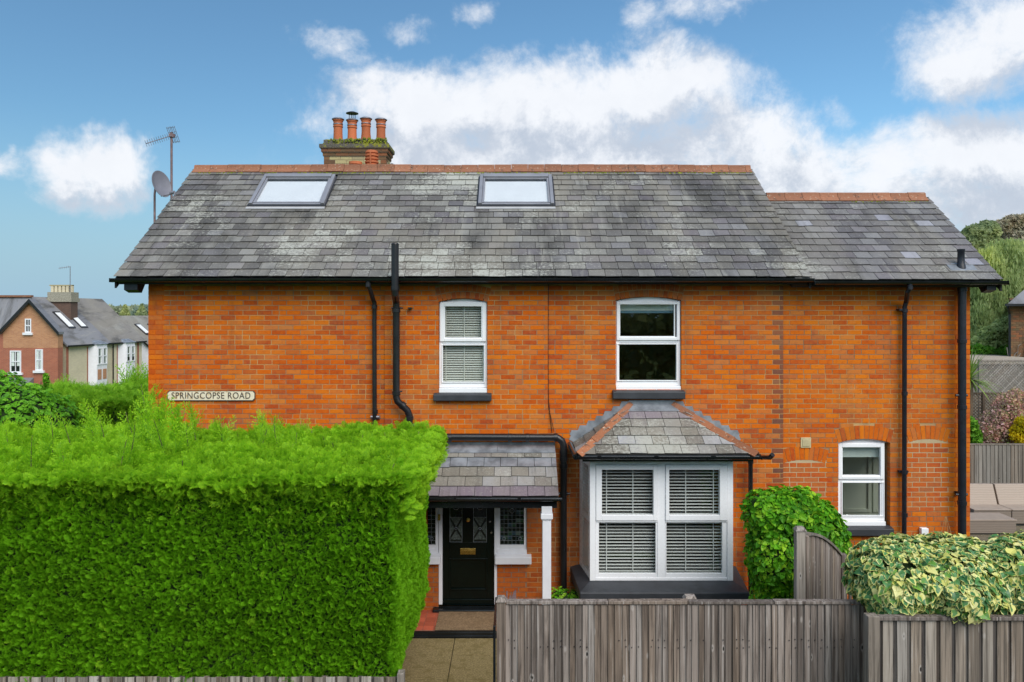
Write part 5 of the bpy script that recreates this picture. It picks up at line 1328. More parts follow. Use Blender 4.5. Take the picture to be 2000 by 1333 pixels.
LAU = [proto('laurel_leaf', *la[:2], 'laurel')]; LAUF = [proto('laurel_leaf', *la[:2], 'laurel_far')]
def leafy(name, label, cat, lobes, n, protos, mat, size, singles_n=0, seed=1, core=True, down=.3, parent_loc=None, face=(0, -1, .4), flat=.5, box=None, zmin=None):
    """lobes: ellipsoids (c, r). leaves sit on and just inside the surface of their union"""
    r = random.Random(seed); c = lobes[0][0]; T = thing(name, (c[0], c[1], zmin if zmin is not None else 0), label, cat)
    if core:
        mb = MB()
        for (c_, rr) in lobes:
            bm = bmesh.new(); bmesh.ops.create_icosphere(bm, subdivisions=2, radius=1)
            b0 = len(mb.v); vs = [(c_[0] + v.co.x * rr[0] * .86, c_[1] + v.co.y * rr[1] * .86, c_[2] + v.co.z * rr[2] * .86) for v in bm.verts]
            mb.add(vs, [tuple(v.index for v in f.verts) for f in bm.faces]); bm.free()
        mb.build('shade_core', 'core', T, True)  # solid dark core standing in for shade between the leaves
    w = [rr[0] * rr[1] + rr[1] * rr[2] + rr[0] * rr[2] for _, rr in lobes]; L = ([], [], [], [])
    tries = 0
    while len(L[0]) < n and tries < n * 12:
        tries += 1
        k = r.choices(range(len(lobes)), w)[0]; c_, rr = lobes[k]
        u = Vector((r.gauss(0, 1), r.gauss(0, 1), r.gauss(0, 1))).normalized()
        if u.y > .55 and r.random() < .8: continue
        q = 1 + .10 * nz3(u.x * 3 + k, u.y * 3, u.z * 3) + .05 * nz3(u.x * 9, u.y * 9, u.z * 9 + k) - .12 * r.random() ** 2
        p = Vector((c_[0] + u.x * rr[0] * q, c_[1] + u.y * rr[1] * q, c_[2] + u.z * rr[2] * q))
        if zmin is not None and p.z < zmin: continue
        if any(j != k and sum(((p[i] - c2[i]) / (r2[i] * .88)) ** 2 for i in range(3)) < 1 for j, (c2, r2) in enumerate(lobes)): continue
        nrm = Vector((u.x / rr[0], u.y / rr[1], u.z / rr[2])).normalized()
        # leaf blade lies roughly tangent, tip drooping outward
        tip_ = Vector((r.uniform(-1, 1), r.uniform(-1, 1), r.uniform(-1, .6) - down)); tip_ = (tip_ - nrm * tip_.dot(nrm) * (1 - flat)).normalized() + nrm * .35
        q_ = tip_.to_track_quat('Z', 'Y').to_matrix()
        yv_ = -(nrm + Vector((r.uniform(-.5, .5), r.uniform(-.5, .5), r.uniform(-.3, .6)))); zz = tip_.normalized(); yy = (yv_ - zz * yv_.dot(zz)).normalized(); xx = yy.cross(zz)
        m_ = Matrix((xx, yy, zz)).transposed()
        L[0].append(tuple(p)); L[1].append(tuple(m_.to_euler())); L[2].append(size * (r.uniform(.45, 1.0) if r.random() < .6 else r.uniform(.9, 1.5))); L[3].append(r.randrange(len(protos)))
    if singles_n:
        vis = [i for i in range(len(L[0])) if (L[0][i][1] < c[1] + .1)]
        vis.sort(key=lambda i: -L[2][i]); pick = set(vis[:singles_n])
        for i in pick:
            o = bpy.data.objects.new('leaf', protos[L[3][i]].data); o.location = L[0][i]; o.rotation_euler = L[1][i]; o.scale = (L[2][i],) * 3; o['wl'] = L[0][i]; put(o, T)
        keep = [i for i in range(len(L[0])) if i not in pick]; L = tuple([l[i] for i in keep] for l in L)
    gn_scatter('foliage', T, *L, protos, mat)
    return T

# variegated ivy over the right-hand fence
lob = []
for i in range(13):
    t = i / 12; x = 3.68 + t * 2.8; lob.append(((x, -4.22 + .1 * math.sin(i * 2.1), 2.03 + .04 * math.sin(i * 1.7) + .02 * t), (.36, .52 + .05 * math.sin(i), .33 + .03 * math.cos(i * 2.3))))
lob += [((3.62, -4.3, 2.0), (.26, .40, .30)), ((5.4, -3.9, 2.12), (.5, .4, .26)), ((4.4, -3.9, 2.1), (.5, .4, .25)), ((6.0, -3.9, 2.1), (.5, .4, .25))]
leafy('ivy_hedge', 'variegated cream and green ivy bushing over the top of the right-hand fence', 'ivy', lob, 11000, IVY, 'ivy', .70, 300, 3, zmin=1.74, down=.7)
# laurel by the bay window
lob = [((3.52, -1.72, 2.02), (.36, .40, .30)), ((3.22, -1.78, 2.05), (.20, .30, .26)), ((3.90, -1.66, 1.86), (.34, .40, .34)), ((4.12, -1.62, 1.66), (.26, .36, .32)), ((3.36, -1.80, 1.50), (.29, .38, .50)), ((3.42, -1.7, .8), (.27, .36, .6)), ((3.85, -1.6, 1.40), (.40, .38, .40)), ((3.70, -1.8, 2.18), (.2, .25, .18))]
leafy('laurel_bush', 'glossy bright green laurel bush standing right of the bay window', 'bush', lob, 7500, LAU, 'laurel', 1.0, 300, 5, zmin=.1)
# little plant under the bay
leafy('small_plant', 'low green leafy plant at the foot of the soil pipe beside the bay', 'plant', [((.72, -.35, .42), (.16, .14, .12)), ((.92, -.35, .40), (.14, .12, .12)), ((.82, -.35, .22), (.2, .15, .2))], 420, LAU, 'laurel', .8, 0, 6, zmin=.02)

# ================================================================== fences
def fence_boards(T, x0, x1, y, zb, zt, pitch, mat, seed=0, mat2=None, proud=.014):
    r = random.Random(seed); x = x0; k = 0
    while x < x1 - .01:
        w = pitch * r.uniform(.85, 1.15) if not mat2 else pitch * (.56 if k % 2 else .46) * r.uniform(.9, 1.1); xe_ = min(x + w, x1); dz = r.uniform(-.006, .004); tl = r.uniform(-.003, .003)
        if mat2:
            fr_ = y - (proud if k % 2 else 0); m_ = mat if k % 2 else mat2
            ov = .012 if k % 2 else 0
            MB().box(x - ov, xe_ + ov, fr_ + r.uniform(0, .003), fr_ + .013, zb, zt + dz).build('board', m_, T)
        else:   # feather-edge: thick edge on the left laps over the thin one
            MB().hexa([(x - .004, y - .022 + r.uniform(-.003, .003), zb), (xe_ + .006, y - .004, zb), (xe_ + .006, y + .004, zb), (x - .004, y + .002, zb),
                       (x - .004 + tl, y - .022 + r.uniform(-.003, .003), zt + dz), (xe_ + .006 + tl, y - .004, zt + dz), (xe_ + .006 + tl, y + .004, zt + dz), (x - .004 + tl, y + .002, zt + dz)]).build('board', mat, T)
        x = xe_; k += 1
def nails(T, x0, x1, y, zs, pitch):
    mb = MB(); x = x0 + pitch * .4
    while x < x1:
        for z_ in zs:
          if random.random() < .45: mb.lathe((x + random.uniform(-.006, .006), y, z_ + random.uniform(-.008, .008)), [(.0045, -.0045), (.0045, .0045)], 6)
        x += pitch
    mb.build('nail_heads', 'iron', T, kind='stuff')
yF = -4.22
fx0, fx1 = PX(988, yF), PX(1690, yF); ft = PZ(1179, yF)
FA = thing('closeboard_fence', ((fx0 + fx1) / 2, yF, 0), 'weathered grey close-board fence in front of the bay window', 'fence', 'fences along the front')
fence_boards(FA, fx0, fx1, yF, .05, ft - .008, .0635, 'fence', 1)
for (a, b) in ((fx0, PX(1187, yF)), (PX(1187, yF) + .004, PX(1344, yF)), (PX(1344, yF) + .004, PX(1510, yF)), (PX(1510, yF) + .004, fx1)):
    z1_, z2_ = random.uniform(-.004, .004), random.uniform(-.004, .006)
    MB().hexa([(a, yF - .03, ft), (b, yF - .03, ft), (b, yF + .045, ft), (a, yF + .045, ft), (a, yF - .03, ft + .028 + z1_), (b, yF - .03, ft + .028 + z2_), (b, yF + .045, ft + .028 + z2_), (a, yF + .045, ft + .028 + z1_)]).build('top_rail', 'fence', FA, bevel=.004)
MB().box(fx0, fx1, yF + .006, yF + .05, .5, .57).box(fx0, fx1, yF + .006, yF + .05, 1.4, 1.47).build('rear_rail', 'fence', FA)
def post(T, xa, xb, y, zt, mat='fence', cap=True, dep=.1, capmat=None):
    p = MB().box(xa, xb, y - dep / 2, y + dep / 2, -.05, zt).build('post', mat, T, bevel=.005)
    if cap: MB().hexa([(xa - .008, y - dep / 2 - .01, zt + .001), (xb + .008, y - dep / 2 - .01, zt + .001), (xb + .008, y + dep / 2 + .01, zt + .001), (xa - .008, y + dep / 2 + .01, zt + .001),
                       (xa + .012, y - dep / 2 + .015, zt + .04), (xb - .012, y - dep / 2 + .015, zt + .04), (xb - .012, y + dep / 2 - .015, zt + .04), (xa + .012, y + dep / 2 - .015, zt + .04)]).build('post_cap', capmat or mat, p)
post(FA, PX(970, yF), fx0 - .002, yF, PZ(1173, yF))
post(FA, PX(1337, yF + .1), PX(1360, yF + .1), yF + .12, PZ(1172, yF + .1))
post(FA, fx1 + .002, PX(1711, yF), yF + .02, ft - .01, cap=False)
tag(MB().box(PX(963.5, yF), PX(968.5, yF), yF - .1, yF - .05, 0, PZ(1215, yF)).box(PX(963.5, yF), PX(968.5, yF), yF - .049, yF + .8, .1, .15).box(PX(963.5, yF), PX(968.5, yF), yF - .049, yF + .8, PZ(1225, yF) - .04, PZ(1225, yF)).build('garden_gate', 'black_paint', bevel=.006), 'thin black gate edge standing open against the end of the close-board fence', 'gate')
nails(FA, fx0, fx1, yF - .021, (1.43, 1.36), .0635)
# right-hand fence with alternating boards
yG = -4.72
gx0 = PX(1714, yG); gt_ = PZ(1208, yG)
FB = thing('lapped_fence', (5.2, yG, 0), 'silver-grey fence of alternating boards below the variegated ivy', 'fence', 'fences along the front')
fence_boards(FB, gx0, PX(2160, yG), yG, .05, gt_ - .012, .1275, 'fence_r', 4, 'fence_rd')
for (a, b) in ((gx0, PX(1945, yG)), (PX(1945, yG) + .004, PX(2160, yG))): MB().box(a, b, yG - .035, yG + .04, gt_ - .01, gt_ + .022).build('top_rail', 'fence', FB, bevel=.004)
post(FB, PX(1691, yG), gx0 - .002, yG, PZ(1201, yG), 'fence_r', cap=False)
# low fence under the conifer hedge
yL = -4.46; lt_ = PZ(1322, yL)
FC = thing('low_fence', (-3, yL, 0), 'low grey boards just showing under the big conifer hedge', 'fence', 'fences along the front')
fence_boards(FC, -4.9, PX(775, yL), yL, .05, lt_ - .0, .11, 'fence_r', 9, 'fence_rd')
post(FC, PX(777, yL), PX(790, yL), yL, PZ(1312, yL), 'fence_r', cap=False)
# dipped panel between the gardens
A = Vector((PX(1567, -3.3), -3.3, 0)); B = Vector((PX(1641, -2.3), -2.3, 0)); za, zb_ = PZ(1052, -3.3), PZ(1090, -2.3)
FD = thing('dipped_fence', tuple((A + B) / 2), 'short fence panel with a swept-down top between laurel and ivy', 'fence')
n = 16; dv = (B - A) / n; nv = Vector((-dv.y, dv.x, 0)).normalized() * -.014
if nv.y > 0: nv = -nv
def ztop_(t): return za + (zb_ - za) * (t ** 1.6) + .02
for i in range(n):
    t0, t1 = i / n, (i + 1) / n; p, q_ = A + dv * i, A + dv * (i + 1)
    MB().prism([(p.x, p.y, .05), (q_.x, q_.y, .05), (q_.x, q_.y, ztop_(t1)), (p.x, p.y, ztop_(t0))], (0, 0, 0), tuple(nv * (1.0 if i % 2 else .55))).build('board', 'fence_r' if i % 5 == 2 else 'fence', FD)
for i in range(n):
    t0, t1 = i / n, (i + 1) / n; p, q_ = A + dv * i, A + dv * (i + 1)
MBr = MB()
for i in range(n):
    t0, t1 = i / n, (i + 1) / n; p, q_ = A + dv * i, A + dv * (i + 1); o_ = nv * 2.4
    MBr.hexa([(p + o_).to_tuple()[:2] + (ztop_(t0),), (q_ + o_).to_tuple()[:2] + (ztop_(t1),), (q_ - o_).to_tuple()[:2] + (ztop_(t1),), (p - o_).to_tuple()[:2] + (ztop_(t0),),
              (p + o_).to_tuple()[:2] + (ztop_(t0) + .03,), (q_ + o_).to_tuple()[:2] + (ztop_(t1) + .03,), (q_ - o_).to_tuple()[:2] + (ztop_(t1) + .03,), (p - o_).to_tuple()[:2] + (ztop_(t0) + .03,)])
MBr.build('top_rail', 'fence_far', FD)
post(FD, PX(1553, -3.35), PX(1571, -3.35), -3.35, PZ(1036, -3.35), 'fence_r', dep=.09, capmat='fence')
MB().box(PX(1572, -3.3), PX(1578, -3.3), -3.34, -3.27, .05, PZ(1046, -3.3)).box(B.x - .0, B.x + .07, B.y - .04, B.y + .04, 0, zb_ + .05).build('post', 'fence', FD, bevel=.004)
# open slatted gate behind it
T = thing('slatted_gate', (B.x + .3, -2.1, 0), 'small open slatted wooden frame behind the dipped fence panel', 'gate')
for k in range(3):
    xx = B.x + .12 + k * .085; MB().box(xx, xx + .032, -2.15 + k * .06, -2.12 + k * .06, 0, zb_ - .05 - .05 * k).build('slat', 'fence', T)
for z_ in (.85, 1.1): MB().prism([(B.x + .09, -2.12, z_ + .06), (B.x + .34, -1.95, z_ - .05), (B.x + .34, -1.95, z_ - .01), (B.x + .09, -2.12, z_ + .1)], (0, 0, 0), (0, .02, 0)).build('rail', 'fence_r', T)
# plant support of strings
T = MB(); px_, pz_ = PX(1847, -.25), PZ(1010, -.25)
for dx_ in (-.14, -.03, .07, .17): T.tube([(px_ + dx_ * .05, -.25, pz_), (px_ + dx_, -.25, pz_ - .55)], .004, 5)
T.tube([(px_ - .14, -.25, pz_ - .5), (px_ + .17, -.25, pz_ - .5)], .004, 5)
tag(T.build('plant_support', 'rope'), 'thin straw-coloured string pyramid against the wall beside the black soil pipe', 'plant support')
# dark garden tool handle by the ivy
T = MB().tube([(PX(1660, -1.0), -1.0, PZ(1110, -1)), (PX(1642, -1.0), -1.0, PZ(1068, -1))], .02, 8)
tag(T.build('tool_handle', 'iron'), 'dark diagonal handle leaning between laurel and brick wall', 'garden tool')
# ornament behind the fence post
T = MB().tube([(PX(990, -3.9), -3.9, 1.6), (PX(990, -3.9), -3.9, PZ(1155, -3.9))], .008, 6)
T.prism([(PX(993, -3.9), -3.9, PZ(1176, -3.9)), (PX(1008, -3.9), -3.9, PZ(1176, -3.9)), (PX(1008, -3.9), -3.9, PZ(1153, -3.9)), (PX(1003, -3.9), -3.9, PZ(1157, -3.9)), (PX(999, -3.9), -3.9, PZ(1170, -3.9)), (PX(996, -3.9), -3.9, PZ(1162, -3.9))], (0, 0, 0), (0, .02, 0))
tag(T.build('gate_latch', 'rusty'), 'rusty scrolled ironwork peeping above the left end of the grey fence', 'ironwork')

# ================================================================== path and patio
PA = MB().box(-1.6, -.16, -4.9, -.85, -.03, .0).build('path', 'soil', kind='structure')
ys = [-.855, -1.39, -2.08, -2.77, -3.46, -4.15]; xs = [-1.5, PX(886, -1.1), -.18]
for i in range(5):
    for (a, b) in ((xs[0], xs[1]), (xs[1], xs[2])):
        MB().box(a + .005, b - .005, ys[i + 1] + .005, ys[i] - .005, .0, .022 + random.uniform(0, .004)).build('paving_slab', 'paving', PA, bevel=.004)
PT = MB().box(7.1, 16, 1.0, 6.5, -.03, .02).build('patio', 'soil', kind='structure')
for i in range(10):
    for j in range(8):
        a, b = 7.12 + i * .72, 1.05 + j * .62
        if a < 12: MB().box(a + .006, a + .714, b + .006, b + .614, .02, .045 + random.uniform(0, .003)).build('paving_slab', 'patio', PT)
# patio fence
yP = 6.6
FE = thing('patio_fence', (11.5, yP, 0), 'grey board fence at the back of the patio behind the rattan sofa', 'fence')
x = 9.8; r = random.Random(3); tp_ = PZ(868, yP)
while x < 15:
    w = .095; MB().hexa([(x, yP - .016, .0), (x + w, yP - .004, .0), (x + w, yP + .004, .0), (x, yP + .002, .0), (x, yP - .016, tp_ - .02), (x + w, yP - .004, tp_ - .02), (x + w, yP + .004, tp_ - .02), (x, yP + .002, tp_ - .02)]).build('board', 'fence_far', FE); x += w
MB().box(9.8, 15, yP - .02, yP + .05, tp_ - .019, tp_ + .01).build('top_rail', 'fence_far', FE)
# rattan corner sofa
SO = thing('rattan_sofa', (11.3, 5.1, .05), 'grey-brown woven rattan corner sofa on the patio', 'sofa')
def sofa_unit(xa, xb):
    u = MB().box(xa, xb, 4.80, 5.50, .10, .385).build('seat_module', 'rattan', SO, bevel=.01)
    MB().box(xa + .03, xb - .03, 4.84, 5.46, .045, .0995).build('plinth', 'dark_room', u)
    MB().box(xa - .0, xb + .0, 4.785, 5.24, .387, .41).build('seat_top', 'rattan_lit', u, bevel=.006)
    MB().hexa([(xa + .01, 5.25, .388), (xb - .01, 5.25, .388), (xb - .01, 5.36, .388), (xa + .01, 5.36, .388), (xa + .01, 5.42, .82), (xb - .01, 5.42, .82), (xb - .01, 5.52, .82), (xa + .01, 5.52, .82)]).build('backrest', 'rattan_lit', u, bevel=.012)
bx_ = [PX(1880, 5.2), PX(1953, 5.2), PX(2022, 5.2), PX(2092, 5.2)]
for i in range(3): sofa_unit(bx_[i] + .008, bx_[i + 1] - .008)
OT = thing('rattan_ottoman', (PX(1930, 4.3), 4.4, .05), 'low woven rattan footstool in front of the patio sofa', 'footstool')
a0, a1 = PX(1880, 4.16), PX(1985, 4.16)
MB().box(a0, a1, 4.16, 4.72, .075, .335).build('base', 'rattan', OT, bevel=.008); MB().box(a0 - .012, a1 + .012, 4.148, 4.732, .338, .362).build('lid', 'rattan_lit', OT, bevel=.006)
MB().box(a0 + .03, a1 - .03, 4.19, 4.69, .046, .0745).build('plinth', 'dark_room', OT)

# ================================================================== garden and trees behind the patio
def lattice(name, label, xa, xb, y, z0, z1, mat, step=.085, w=.022):
    T = thing(name, ((xa + xb) / 2, y, z0), label, 'trellis')
    mb = MB(); W_, Hh = xb - xa, z1 - z0; k = -Hh
    while k < W_:
        for s_ in (1, -1):
            p0, p1 = (k, 0), (k + Hh, Hh)
            a, b = max(0, p0[0]), min(W_, p1[0])
            if b - a < .02: continue
            u0, u1 = a - k, b - k
            x0_, x1_ = (xa + a, xa + b) if s_ == 1 else (xb - a, xb - b)
            yy = y if s_ == 1 else y + .012
            d = Vector((x1_ - x0_, 0, u1 - u0)).normalized(); sdd = Vector((-d.z, 0, d.x)) * w / 2
            p, q_ = Vector((x0_, yy, z0 + u0)), Vector((x1_, yy, z0 + u1))
            mb.prism([p - sdd, q_ - sdd, q_ + sdd, p + sdd], (0, 0, 0), (0, .008, 0))
        k += step
    mb.build('lattice_strips', mat, T, kind='stuff')
    MB().box(xa, xb, y - .01, y + .03, z1, z1 + .04).box(xa, xb, y - .01, y + .03, z0 - .04, z0).build('rail', mat, T)
    for xx in (xa - .06, (xa + xb) / 2, xb): MB().box(xx, xx + .06, y - .03, y + .03, gh(xx, y) - .1, z1 + .05).build('post', mat, T)
    return T
lattice('trellis', 'pale grey diamond trellis fence beyond the pink shrub', PX(1915, 9.6), PX(2090, 9.6), 9.6, PZ(768, 9.6), PZ(706, 9.6), 'lattice')
lattice('trellis', 'brown diamond trellis behind the spiky plant', PX(1880, 8.8), PX(1956, 8.8), 8.8, PZ(858, 8.8), PZ(770, 8.8), 'lattice_brown')
SB = thing('outbuilding', (PX(1950, 13), 13, 0), 'low outbuilding with a pale flat roof beyond the trellis', 'outbuilding')
MB().box(PX(1880, 13), PX(2060, 13), 13, 16, 0, PZ(711, 13)).build('wall', 'fence_far', SB); MB().box(PX(1878, 12.9), PX(2062, 12.9), 12.9, 16.1, PZ(711, 13), PZ(703, 13)).build('roof', 'felt', SB)

def leafcloud(lobes, n, size, seed, shell=.55, stretch=(1, 1, 1), gap=.0, hang=0):
    rg = np.random.default_rng(seed); w = np.array([rr[0] * rr[1] * rr[2] for _, rr in lobes]) ** .67; w /= w.sum()
    idx = rg.choice(len(lobes), n, p=w); Cc = np.array([l[0] for l in lobes])[idx]; Rr = np.array([l[1] for l in lobes])[idx]
    u = rg.normal(size=(n, 3)); u /= np.linalg.norm(u, axis=1)[:, None]
    q = shell + (1 - shell) * rg.random(n) ** .6
    # clumpy surface: displace by a few random bumps
    ph = rg.uniform(0, 6, (6, 3)); fr = rg.normal(size=(6, 3)) * 4
    bmp = sum(np.sin(u @ fr[k] + ph[k, 0] + idx) for k in range(6)) / 6
    q = q * (1 + .22 * bmp)
    p = Cc + u * Rr * q[:, None]
    if hang: p[:, 2] -= rg.random(n) ** 2 * hang
    a = rg.normal(size=(n, 3)); a /= np.linalg.norm(a, axis=1)[:, None]; b = np.cross(a, rg.normal(size=(n, 3))); b /= np.linalg.norm(b, axis=1)[:, None]
    s = (size * rg.uniform(.5, 1.4, n))[:, None]
    st = np.array(stretch)
    v = np.stack([p - a * s * st, p + b * s * .6 * st, p + a * s * st, p - b * s * .6 * st], 1).reshape(-1, 3)
    return v
def quadmesh(name, v, mat, parent, kind=None):
    n = len(v) // 4; me = bpy.data.meshes.new(name); me.vertices.add(4 * n); me.vertices.foreach_set('co', v.astype(np.float32).ravel())
    me.loops.add(4 * n); me.loops.foreach_set('vertex_index', np.arange(4 * n, dtype=np.int32)); me.polygons.add(n); me.polygons.foreach_set('loop_start', np.arange(0, 4 * n, 4, dtype=np.int32))
    me.update(calc_edges=True); return link(name, me, mat, parent, kind=kind)
def tree(name, label, x, y, zb, lobes, n, size, mat, seed, hang=0, cat='tree', stretch=(1, 1, 1), core=.62, limbs=True):
    T = thing(name, (x, y, zb), label, cat); r = random.Random(seed)
    zt = max(c[2] for c, _ in lobes); tw = MB(); h = zt - zb
    base_r = max(.05, h * .022)
    tw.tube([(x, y, zb - .2), (x + .1, y, zb + h * .35), (x - .05, y + .05, zb + h * .7), (x, y, zt)], [base_r, base_r * .75, base_r * .45, base_r * .15], 8)
    if limbs:
        for (c, rr) in lobes:
            s_ = Vector((x, y, zb + h * r.uniform(.3, .6))); e = Vector(c); m_ = s_.lerp(e, .5) + Vector((0, 0, -.1 * h * .3)); tw.tube([s_, m_, e], [base_r * .4, base_r * .25, base_r * .08], 6)
    tw.build('trunk', 'bark', T, True)
    quadmesh('crown', leafcloud(lobes, n, size, seed, .5, stretch, hang=hang), mat, T, 'stuff')
    return T
def rl(px, py, y, rx, rz, ry=None):
    k = (y - CAMY) / F; return ((PX(px, y), y, PZ(py, y)), (rx * k, (ry or rx) * k, rz * k))
tree('birch_tree', 'tall drooping green birch tree behind the right-hand gable', PX(1925, 22), 22, gh(19, 22), [rl(1930, 520, 22, 30, 38), rl(1960, 500, 22.5, 34, 34), rl(1905, 560, 21.5, 24, 45), rl(1935, 590, 22, 30, 55), rl(1965, 560, 22, 26, 50), rl(1990, 520, 23, 30, 50), rl(1915, 630, 21, 26, 40), rl(1950, 640, 21.5, 26, 38)], 48000, .085, 'tree_a', 3, hang=1.4, stretch=(.5, .5, 1.9))
tree('beech_tree', 'round-topped green tree on the skyline beside the slate gable', PX(1910, 34), 34, gh(25, 34), [rl(1905, 462, 34, 26, 22), rl(1925, 455, 34, 24, 22), rl(1895, 490, 34, 30, 34), rl(1930, 500, 34, 35, 40), rl(1860, 520, 35, 40, 40)], 30000, .13, 'tree_b', 5)
tree('copper_beech', 'brown-leaved tree on the skyline at the far right edge', PX(1970, 36), 36, gh(28, 36), [rl(1955, 450, 36, 26, 20), rl(1982, 443, 36, 28, 22), rl(2010, 450, 36, 34, 30), rl(1975, 480, 36, 40, 36)], 26000, .13, 'tree_c', 6)
tree('ash_tree', 'dark green tree standing behind the drooping birch', PX(1990, 30), 30, gh(27, 30), [rl(1990, 520, 30, 40, 50), rl(1950, 540, 30, 40, 50), rl(2020, 540, 30, 40, 60), rl(1900, 600, 30, 40, 60), rl(1970, 620, 30, 50, 50)], 30000, .13, 'tree_b', 7)
tree('garden_shrub', 'yellow-green leafy shrub under the birch tree', PX(1945, 17), 17, gh(15, 17), [rl(1940, 660, 17, 26, 26), rl(1960, 650, 17, 22, 30), rl(1920, 680, 17, 24, 22), rl(1965, 680, 17, 20, 22)], 5000, .09, 'tree_a', 8, cat='shrub', limbs=False)
tree('garden_shrub', 'bright green low shrub just above the pale flat roof', PX(1930, 15), 16.5, gh(15, 16), [rl(1915, 690, 16.5, 26, 16), rl(1945, 696, 16.5, 24, 12), rl(1965, 690, 16.5, 14, 14)], 4000, .08, 'shrub_g', 9, cat='shrub', limbs=False)
tree('flowering_shrub', 'rounded shrub covered in dusty pink blossom above the patio fence', PX(1960, 7.8), 7.8, gh(12, 7.8), [rl(1945, 835, 7.8, 34, 36), rl(1968, 800, 7.9, 28, 32), rl(1990, 785, 8, 26, 26), rl(1985, 840, 7.8, 34, 36), rl(1928, 855, 7.7, 22, 22)], 9000, .035, 'pink', 10, cat='shrub', limbs=False)
tree('flowering_shrub', 'bright yellow flowering shrub at the right edge above the patio fence', PX(1995, 7.3), 7.3, gh(12, 7.3), [rl(1992, 850, 7.3, 18, 20), rl(2005, 835, 7.3, 22, 24), rl(2020, 850, 7.3, 22, 24)], 3500, .035, 'yellow', 11, cat='shrub', limbs=False)
tree('garden_shrub', 'dark green foliage tucked between house corner and pink shrub', PX(1902, 7.6), 7.6, gh(10, 7.6), [rl(1903, 855, 7.6, 14, 22), rl(1895, 840, 7.6, 14, 26)], 1500, .05, 'shrub_g', 12, cat='shrub', limbs=False)
# cordyline
yc = 8.4; T = thing('spiky_palm', (PX(1896, yc), yc, gh(11, yc)), 'spiky strap-leaved palm beside the house corner', 'plant'); cc = Vector((PX(1893, yc), yc, PZ(742, yc)))
MB().tube([(cc.x, yc, 0), (cc.x, yc, cc.z)], .09, 10).build('trunk', 'bark', T, True)
r = random.Random(4)
for k in range(130):
    az = r.uniform(0, 6.28); el = r.uniform(-.5, 1.5); L = r.uniform(.5, .95)
    d = Vector((math.cos(az) * math.cos(el), math.sin(az) * math.cos(el), math.sin(el))); s_ = d.cross(Vector((0, 0, 1))).normalized() * .022
    p = cc.copy(); ps = []
    for i in range(6): ps.append(p.copy()); p = p + d * L / 5; d = (d + Vector((0, 0, -.16))).normalized()
    vs = []; 
    for i, q_ in enumerate(ps): w = (1 - (i / 5) ** 2) + .05; vs += [q_ - s_ * w, q_ + s_ * w]
    MB().add(vs, [(2 * i, 2 * i + 1, 2 * i + 3, 2 * i + 2) for i in range(5)]).build('leaf', 'spiky', T)
# neighbour's house at the right edge
yN = 15.0
NB = thing('creeper_house', (PX(2040, yN), yN, gh(20, yN)), 'brick house with a hipped slate roof and bare creeper at the right edge', 'house')
nx0 = PX(1972, yN); nz = PZ(594, yN)
bkx = nx0 + 7 * .70
MB().prism([(nx0, yN, 0), (nx0 + 8, yN, 0), (bkx + 8, yN + 7, 0), (bkx, yN + 7, 0)], (0, 0, 0), (0, 0, nz)).build('wall', 'brick_stack', NB)
bs = MB(); r = random.Random(2)
for row in range(int(nz / .075)):
    zb = row * .075 + .3
    if zb < 1.8: continue
    x = nx0 + (.11 if row % 2 else 0) - .11
    while x < nx0 + 2.2: bs.box(max(x, nx0), x + .21, yN - .008, yN + .02, zb, min(zb + .065, nz)); x += .221
bs.build('brick_courses', 'brick_stack', NB, kind='stuff')
MB().add([(nx0 - .3, yN - .35, nz), (nx0 + 8.3, yN - .35, nz), (bkx + 8.3, yN + 7.3, nz), (bkx - .3, yN + 7.3, nz), (nx0 + 5.0, yN + 3.4, nz + 2.5), (nx0 + 7.5, yN + 3.4, nz + 2.5)], [(0, 1, 5, 4), (1, 2, 5), (2, 3, 4, 5), (3, 0, 4), (3, 2, 1, 0)]).build('roof', 'slate_far', NB)
MB().box(nx0 - .38, nx0 + 7.3, yN - .43, yN - .33, nz - .08, nz + .0).tube([(nx0 - .25, yN - .3, nz - .1), (nx0 - .05, yN - .08, nz - .35), (nx0 - .05, yN - .08, 0)], .04, 8).build('gutter', 'black', NB)
r = random.Random(9); cr = MB()
for k in range(60):
    x = nx0 + r.uniform(0, 1.6); z = r.uniform(1.0, 2.5); pts_ = [(x, yN - .03, z)]
    for i in range(8): x += r.uniform(-.1, .1); z += r.uniform(.05, .28); pts_.append((x, yN - .03 - r.random() * .05, min(z, PZ(640, yN))))
    cr.tube(pts_, .014, 4)
cr.build('creeper_stems', 'lattice', NB, kind='stuff')

# ================================================================== left background
hedge_box('boundary_hedge', 'far clipped green hedge behind the big conifer hedge, left of the house', PX(84, 5.2), PX(268, 5.2) + .9, 5.2, 8.0, .5, 2.66, SPF, SPF, 520, 420, .8, 1.1, 'ley_far', 'ley_far', 'frt', .08, seed=12)
hedge_box('rough_hedge', 'untrimmed green conifer row beyond the clipped boundary hedge', PX(10, 12), PX(300, 12), 12.0, 14.5, -1, 1.95, SPF, SPF, 60, 420, 1.6, 2.0, 'ley_far', 'ley_far', 'ft', .2, seed=13,
          shoot_fn=lambda r: [(PX(px, 12.5), 12.5, h, r.uniform(-.2, .2), 0) for px, h in ((115, .30), (125, .4), (140, .2), (150, .2), (175, .28), (200, .2), (222, .25), (240, .35), (252, .45), (262, .5), (275, .5), (287, .5), (268, .5), (100, .2), (160, .22))])
lob = [((PX(20, 4), 4.0, 2.35), (1.0, .9, .85)), ((PX(60, 4), 4.3, 2.2), (.8, .8, .75)), ((PX(-20, 4), 4.1, 2.6), (.9, .9, .8)), ((PX(30, 4), 4.0, 1.3), (1.3, .9, .9))]
